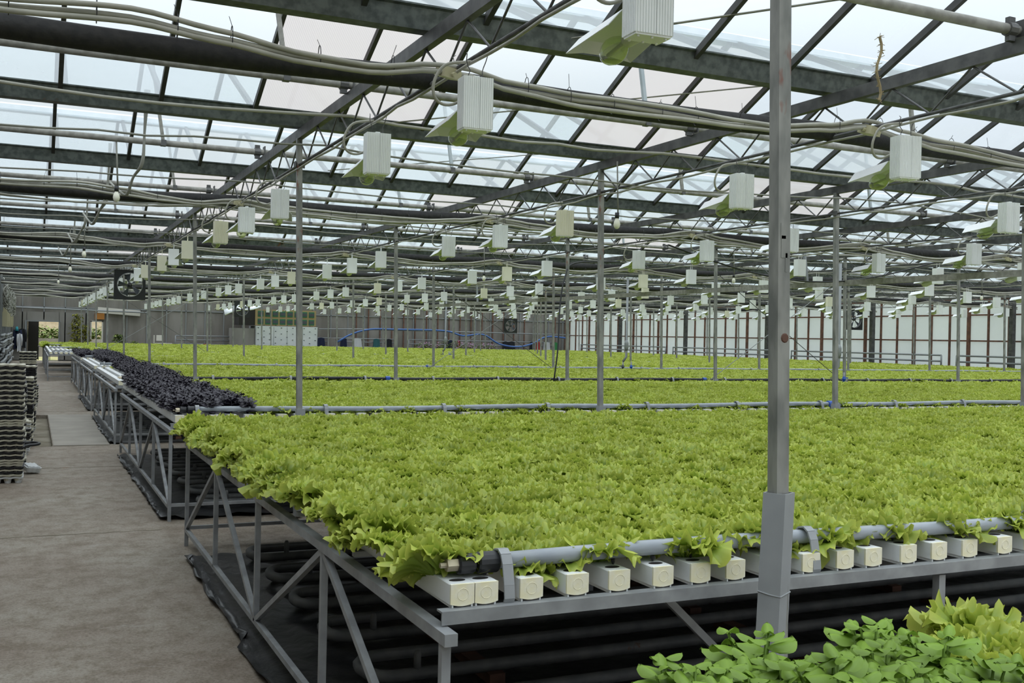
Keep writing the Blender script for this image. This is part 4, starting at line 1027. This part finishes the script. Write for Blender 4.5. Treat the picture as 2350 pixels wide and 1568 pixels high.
# vine, pot plants, boxes and pipes along the back wall
def leafy(name, x, y, z0, z1, rad, n_, L, mt, lb, cat, seed):
    b_ = MB(); rnd = random.Random(seed); b_.tube([(x, y, .0), (x + .05, y, z0 + (z1 - z0) * .5), (x - .05, y, z1)], .018, 6)
    for q in range(n_):
        t_ = rnd.random(); a = rnd.random() * 6.28; rr = rad * (rnd.random() ** .6) * (1.1 - .6 * t_)
        basil_leaf(b_, rnd, (x + rr * math.cos(a), y - abs(rr * .5 * math.sin(a)), z0 + (z1 - z0) * t_), rnd.random() * 6.28, rnd.uniform(-.7, .5), L * rnd.uniform(.7, 1.2), .7, 2, 2)
    return tag(b_.build(name, mt, None, True, None, True), lb, cat)
leafy('climbing_vine', 2.05, YB - .5, .8, 2.45, .42, 230, .17, M['vine'], 'climbing vine with yellowing leaves between doorway and small window', 'vine', 1)
leafy('climbing_vine', 2.45, YB - .4, .7, 1.9, .30, 90, .17, M['vine'], 'smaller vine branch leaning towards the small window', 'vine', 2)
leafy('potted_shrub', 4.05, YB - .9, .5, 1.45, .50, 260, .15, M['bush'], 'dark green shrub at the back wall right of the small window', 'shrub', 3)
leafy('potted_shrub', 4.8, YB - .9, .5, 1.1, .38, 150, .13, M['bush'], 'lower green shrub right of the taller dark shrub', 'shrub', 4)
b_ = MB(); b_.box((3.15, YB - .12, 2.35), (.46, .12, .32)); tag(b_.build('orange_unit', M['orange']), 'orange wall unit above the small window', 'box')
b_ = MB(); b_.box((4.1, YB - .15, 2.62), (2.1, .06, .30), Matrix.Rotation(.06, 3, 'Y')); tag(b_.build('white_board', M['paper']), 'long pale board hung on the back wall above the shrubs', 'board')
b_ = MB(); b_.box((4.35, YB - .1, 1.55), (.06, .03, 1.1)); tag(b_.build('wooden_lath', M['tan']), 'pale wooden lath leaning on the back wall by the shrub', 'lath')
b_ = MB(); b_.box((6.25, YB - .8, 1.0), (.9, .4, .03)); b_.box((5.8, YB - .8, 1.2), (.03, .4, .45)); b_.box((6.1, YB - .7, 1.28), (.34, .03, .3)); tag(b_.build('wall_shelf', M['paper']), 'small white shelf with papers on the back wall left of the pipe rack', 'shelf')
b_ = MB(); b_.box((7.35, YB - .95, .95), (.5, .3, .09)); tag(b_.build('green_tray', M['greenmesh']), 'green tray on the rails beside the white shelf', 'tray')
b_ = MB(); b_.box((8.45, YB - 1.0, .84), (.26, .2, .34)); b_.tube([(8.3, YB - 1.12, .8), (8.45, YB - 1.13, .95), (8.58, YB - 1.12, .8)], .02, 6); tag(b_.build('red_canister', M['red']), 'red canister on the rails left of the white chamber', 'canister')
# wall heating pipe registers: rails with rounded ends
def register(x0, x1, y, zs, axis, lb, grp):
    t_ = empty('pipe_register', (0, 0, 0), 0, lb, 'pipe rack', grp)
    for n_, z in enumerate(zs):
        b_ = MB(); pts = [(x0, y, z), (x1, y, z)] if axis == 'x' else [(y, x0, z), (y, x1, z)]
        b_.tube(pts, .033, 8); b_.build('register_pipe', M['steelrail'], t_, True)
    for e in (x0, x1):
        b_ = MB(); b_.tube([(e, y, zs[0]), (e, y, zs[-1])] if axis == 'x' else [(y, e, zs[0]), (y, e, zs[-1])], .033, 8); b_.build('end_bend', M['steelrail'], t_, True)
    n_ = int(abs(x1 - x0) / 2.2)
    for q in range(1, n_):
        e = x0 + (x1 - x0) * q / n_; b_ = MB(); b_.box((e, y, zs[0] / 2) if axis == 'x' else (y, e, zs[0] / 2), (.04, .04, zs[0])); b_.build('stand', M['steelrail'], t_)
register(6.9, 10.0, YB - .7, (.75, .98, 1.2, 1.42), 'x', 'grey pipe register on the back wall left of the white chamber', 'pipe registers')
register(14.5, 19.3, YB - .7, (.75, .98, 1.25, 1.45), 'x', 'grey pipe register right of the white chamber with laundry on it', 'pipe registers')
register(20.0, 29.6, YB - .7, (.72, .95, 1.2, 1.45), 'x', 'grey pipe register in the back corner with laundry on it', 'pipe registers')
for n_, (a, b2) in enumerate(((18.5, 27.2), (27.9, 36.2), (37.0, 45.5), (46.2, 55.5))):
    register(a, b2, XR - .6, (.95, 1.15, 1.37), 'y', 'grey pipe register along the right wall, %s from the camera' % ORD[n_], 'right wall pipe registers')
b_ = MB(); b_.tube([(-.95, YB - .4, .1), (-.95, YB - .4, 2.62), (-.85, YB - .4, 2.7), (5.5, YB - .4, 2.6)], .04, 8); tag(b_.build('wall_pipe', M['steelrail'], None, True), 'grey pipe rising at the far left corner and crossing above the doorway', 'pipe')
b_ = MB(); b_.tube([(14.6, YB - .9, 1.95), (17, YB - .9, 2.0), (30.6, YB - .9, 1.95)], .035, 8); tag(b_.build('wall_pipe', M['steelrail'], None, True), 'long thin grey pipe crossing the back wall above the laundry', 'pipe')
b_ = MB(); b_.tube(smooth([(15.6, YB - 1.2, 1.25), (16.4, YB - 1.2, 1.7), (17.5, YB - 1.2, 2.0), (19, YB - 1.2, 2.03), (22, YB - 1.2, 2.02), (23.2, YB - 1.2, 1.75), (24.5, YB - 1.2, 1.85), (25.6, YB - 1.2, 1.3), (26.8, YB - 1.2, 1.15), (27.8, YB - 1.2, 1.35), (28.8, YB - 1.2, 1.8), (30.2, YB - 1.2, 1.75)]), .05, 8)
tag(b_.build('blue_hose', mat('blue_hose', (.05, .13, .36), .4), None, True), 'blue hose draped along the back wall above the laundry', 'hose')
# laundry
for n_, (x, w_, h, mt, lb) in enumerate(((14.75, .5, .55, 'navy', 'navy cloth on the rails next to the white chamber'), (15.35, .55, .5, 'panelgrey', 'grey cloth on the rails right of the navy cloth'),
        (16.05, .45, .75, 'navy', 'navy trousers on the rails left of the white t-shirt'), (16.85, .6, .55, 'whitecloth', 'white t-shirt with a dark print on the back rails'), (18.0, .5, .95, 'teal', 'teal work trousers on the back rails'),
        (18.75, .45, .85, 'darkcloth', 'black trousers right of the teal ones'), (22.6, .4, .6, 'navy', 'navy shirt on the rails above the flowers'), (23.1, .18, .6, 'red', 'dark red cloth strip beside the navy shirt above the flowers'),
        (26.2, .5, 1.0, 'darkcloth', 'long black trousers on the corner rails'), (26.6, .5, .6, 'darkcloth', 'black jumper beside the long black trousers'), (28.0, .4, .55, 'darkcloth', 'black cloth left of the red t-shirt'),
        (28.45, .42, .5, 'red', 'red t-shirt with white print on the corner rails'), (29.0, .5, .55, 'whitecloth', 'white trousers right of the red t-shirt'), (29.6, .5, .95, 'greencloth', 'green and blue towel at the corner end of the rails'))):
    cloth('laundry', x, YB - .78, 1.48, w_, h, M[mt], lb, 'laundry', False)
b_ = MB(); b_.box((29.6, YB - .86, .78), (.5, .02, .42)); b_.build('towel_band', M['turq'], bpy.data.objects[[o.name for o in bpy.data.objects if o.get('label', '').startswith('green and blue towel')][0]])
b_ = MB(); b_.tube([(26.05, YB - 1.1, .55), (26.05, YB - 1.1, .7), (26.05, YB - 1.1, .85), (26.0, YB - 1.1, 1.0)], [.14, .19, .13, .02], 10); tag(b_.build('plastic_bag', M['whitecloth'], None, True), 'white plastic bag hanging from the long black trousers', 'bag')
b_ = MB(); b_.box((22.7, YB - 1.5, .9), (5.2, .9, .05))
for x in (20.3, 22.7, 25.1):
    for yy in (-1.9, -1.1): b_.box((x, YB + yy, .44), (.05, .05, .87))
tag(b_.build('plant_table', M['frame']), 'long low table carrying the flowering plants before the back rails', 'table')
# flower row
for n_, x in enumerate((20.6, 21.3, 22.0, 22.7, 23.4, 24.1, 24.8)):
    b_ = MB(); rnd = random.Random(200 + n_); h = .42 if n_ not in (2, 3) else .6
    for q in range(150):
        a = rnd.random() * 6.28; rr = .5 * rnd.random() ** .5; z = .75 + rnd.random() * h * (1 - rr)
        basil_leaf(b_, rnd, (x + rr * math.cos(a), YB - 1.5 + rr * .6 * math.sin(a), z + .2), rnd.random() * 6.28, rnd.uniform(-.2, .9), .12, .5, 2, 2)
    o = b_.build('flowering_plant', M['bush'], None, True); tag(o, '%s pink-flowering plant from the left in the row before the back rails' % (ORD[n_] if n_ else 'first'), 'flowers', 'flowering plants')
    b_ = MB()
    if n_ not in (2,):
        for q in range(26):
            a = rnd.random() * 6.28; rr = .45 * rnd.random() ** .5; b_.box((x + rr * math.cos(a), YB - 1.6 + rr * .6 * math.sin(a), 1.0 + rnd.random() * h * .8), (.05, .05, .04))
        b_.build('blossoms', M['pink'], o)
# white chamber with green-and-tan grilles on top
ch = empty('white_chamber', (12.4, YB - 2.2, 0), 0, 'big white panelled chamber with green and tan grilles on top at the back wall', 'chamber')
b_ = MB(); b_.box((.1, .9, 1.02), (3.35, 1.9, 2.04)); b_.build('panel_box', M['whitewall'], ch)
b_ = MB(); b_.box((-2.15, .9, .95), (1.1, 1.6, 1.9)); b_.build('side_cabinet', M['concrete_panel'], ch)
b_ = MB()
for x in (-1.57, -.62, .1, .95, 1.77): b_.box((x, -.06, 1.0), (.012, .01, 2.0))
b_.build('panel_seams', M['steelrail'], ch)
b_ = MB(); rnd = random.Random(4)
for a in range(11):
    for c_ in range(6): b_.box((-1.45 + a * .31, -.06, .35 + c_ * .32 + (.14 if a % 2 else 0)), (.07, .012, .03))
b_.build('panel_fasteners', M['slate'], ch)
b_ = MB(); b_.box((.05, .35, 2.5), (3.3, .6, .86)); b_.build('grille_frame', M['tan'], ch)
for a in range(8):
    for c_ in range(2):
        x = -1.32 + a * .395; z = 2.28 + c_ * .42
        g_ = MB(); g_.box((x, .035, z), (.30, .03, .30)); go = g_.build('grille', M['greenmesh'], ch)
        g_ = MB(); g_.box((x, .015, z + .0), (.26, .02, .17)); g_.build('grille_core', M['slate'], go)
b_ = MB(); b_.box((-2.0, .8, 2.5), (.9, 1.4, .86)); b_.build('dark_hood', M['darkroom'], ch)
b_ = MB(); vs = []
for q in range(9):
    t_ = q / 8; x = 8.9 + 1.9 * t_; z = 2.55 + .55 * t_ + .08 * math.sin(t_ * 6); vs += [(x, YB - 4, z), (x, YB - 3.6, z + .3 - .1 * t_)]
b_.add(vs, [(2 * q, 2 * q + 2, 2 * q + 3, 2 * q + 1) for q in range(8)]); o = b_.build('white_air_duct', M['foil'], None, True); md = o.modifiers.new('t', 'SOLIDIFY'); md.thickness = .05
tag(o, 'white plastic air duct sloping up beside the fan towards the chamber', 'duct')

# square circulation fans
def fan(x, y, z, s_, lb, rz=0.):
    t_ = empty('circulation_fan', (x, y, z), rz, lb, 'fan', 'circulation fans')
    b_ = MB(); n_ = 32; h = s_ / 2; r0 = s_ * .40; vs = []
    for yy in (-.05, .05):
        for q in range(n_):
            a = 2 * PI * q / n_ + PI / 4; m_ = max(abs(math.cos(a)), abs(math.sin(a))); vs.append((h * math.cos(a) / m_, yy, h * math.sin(a) / m_))
        for q in range(n_): a = 2 * PI * q / n_ + PI / 4; vs.append((r0 * math.cos(a), yy, r0 * math.sin(a)))
    fs = []
    for q in range(n_):
        q2 = (q + 1) % n_; fs += [(q, q2, n_ + q2, n_ + q), (2 * n_ + q, 3 * n_ + q, 3 * n_ + q2, 2 * n_ + q2), (q, 2 * n_ + q, 2 * n_ + q2, q2), (n_ + q, n_ + q2, 3 * n_ + q2, 3 * n_ + q)]
    b_.add(vs, fs); b_.build('housing', M['black'], t_)
    b_ = MB(); b_.tube([(r0 * math.cos(a), -.055, r0 * math.sin(a)) for a in [2 * PI * q / 32 for q in range(33)]], .008, 6); b_.build('inlet_ring', M['steelrail'], t_, True)
    b_ = MB(); b_.tube([(0, -.06, 0), (0, .05, 0)], .055, 12); b_.build('motor', M['black'], t_, True)
    for q in range(5):
        b_ = MB(); a = q * 2 * PI / 5 + .5; ca, sa = math.cos(a), math.sin(a); pa, pb = a - .24, a + .30
        b_.add([(.05 * ca, -.02, .05 * sa), (.05 * math.cos(pb), .02, .05 * math.sin(pb)), (r0 * .95 * math.cos(pb), .035, r0 * .95 * math.sin(pb)), (r0 * .95 * math.cos(pa), -.035, r0 * .95 * math.sin(pa))], [(0, 1, 2, 3), (3, 2, 1, 0)])
        o = b_.build('fan_blade', M['slate'], t_)
    b_ = MB()
    for a in (0, PI / 2): b_.tube([(-r0 * math.cos(a), -.07, -r0 * math.sin(a)), (r0 * math.cos(a), -.07, r0 * math.sin(a))], .006, 5)
    b_.build('guard_bars', M['truss'], t_)
    b_ = MB(); b_.tube([(-h * .7, 0, h), (-h * .7, 0, 3.35 - z)], .006, 5); b_.tube([(h * .7, 0, h), (h * .7, 0, 3.35 - z)], .006, 5); b_.build('hanger_rods', M['truss'], t_)
fan(2.05, 25.9, 2.72, .70, 'square black fan hanging above the purple basil on the aisle side')
fan(9.0, 50, 2.75, .72, 'small black fan at the back wall left of the white chamber')
fan(24.0, 52, 2.35, .80, 'small black fan above the laundry at the back wall')
fan(30.2, 32.2, 2.72, .85, 'black fan beside the whitened right wall')

# light beam on the fourth row with drop struts, loose black tube, risers with valves, tie wires
bm_ = empty('cross_beam', (11.63, 8.5, 2.64), 0, 'long light grey beam slung below the trusses across the right half', 'beam')
b_ = MB(); b_.box((0, 11, 0), (.05, 24, .085)); b_.build('beam_tube', M['pipe'], bm_)
for yy in (5.0, 12., 19.): b_ = MB(); b_.bar((0, yy, .04), (.0, yy + .12, .75), .045, .045, (0, 1, 0)); b_.build('drop_strut', M['steelrail'], bm_)
b_ = MB(); b_.tube(smooth([(7.93, 15.4, .95), (8.02, 15.45, 1.5), (8.12, 15.6, 2.2), (8.25, 15.7, 2.7), (8.5, 15.8, 2.98), (9.4, 15.8, 3.05)]), .013, 7); tag(b_.build('black_tube', M['black'], None, True), 'thin black tube rising from the lettuce to the roof in mid view', 'tube')
b_ = MB(); b_.tube([(8.3 + 5.2 * q / 14, 12.6, 3.05 - .42 * math.sin(PI * q / 14) ** 1.0 * (1 if q < 15 else 0)) for q in range(15)], .012, 7); tag(b_.build('black_tube', M['black'], None, True), 'black cable hanging in a wide sag in front of the far roof', 'tube')
def riser(x, y, lb):
    t_ = empty('valve_riser', (x, y, .85), 0, lb, 'valve pipe', 'valve risers')
    for s_ in (-1, 1):
        b_ = MB(); b_.tube([(s_ * .12, 0, 0), (s_ * .12, 0, .28)], .018, 8); b_.build('riser_pipe', M['steelrail'], t_, True)
        b_ = MB(); b_.tube([(s_ * .12, 0, .1), (s_ * .12, 0, .15), (s_ * .12, 0, .2)], [.02, .04, .02], 8); b_.box((s_ * .12 + s_ * .05, 0, .17), (.1, .02, .02)); b_.build('valve', M['blue'] if s_ > 0 else M['slate'], t_)
    b_ = MB(); b_.tube([(-.12, 0, .28), (-.03, 0, .4), (-.03, 0, 2.4)], .03, 8); b_.tube([(-.03, 0, .55), (-.03, 0, .62), (-.03, 0, .75), (-.03, 0, .82)], [.03, .055, .055, .03], 10); b_.build('main_pipe', M['steelrail'], t_, True)
riser(14.2, 15.5, 'pipe riser with blue valve beside a post right of the foreground post')
riser(13.6, 22.4, 'pipe riser with blue valve standing in the lettuce left of the foreground post')
riser(13.8, 35.5, 'far pipe riser with blue valves near the middle of the view')
for n_, (a, b2) in enumerate((((8.3, 22.3, .97), (11.4, 22.3, 3.0)), ((11.4, 22.3, .97), (8.3, 22.3, 3.0)), ((2.1, 35.4, 1.0), (5.2, 35.4, 3.0)), ((5.2, 35.4, 1.0), (2.1, 35.4, 3.0)), ((11.4, 15.8, .97), (14.5, 15.8, 3.0)), ((14.5, 15.8, .97), (11.4, 15.8, 3.0)))):
    b_ = MB(); b_.tube([a, b2], .007, 5); tag(b_.build('tie_rod', M['truss'] if n_ % 2 else M['steelrail']), 'thin diagonal tie rod between posts, %s pair, %s' % (('middle', 'middle', 'left', 'left', 'right', 'right')[n_], 'rising to the right' if n_ % 2 == 0 else 'rising to the left'), 'tie rod', 'tie rods')
# dangling dry root at upper right
b_ = MB(); rnd = random.Random(2); pts = [(4.85 + .02 * math.sin(q), 5.0, 3.62 - q * .045) for q in range(10)]; b_.tube(pts, .009, 6)
for q in range(60): p_ = Vector(pts[rnd.randrange(10)]); b_.tube([p_, p_ + Vector((rnd.uniform(-.03, .03), rnd.uniform(-.02, .02), rnd.uniform(-.02, .02)))], .0018, 4)
tag(b_.build('dry_stem', mat('dry_straw', (.28, .22, .12), .9)), 'frayed dry stem dangling from the roof right of the foreground post', 'dry stem')
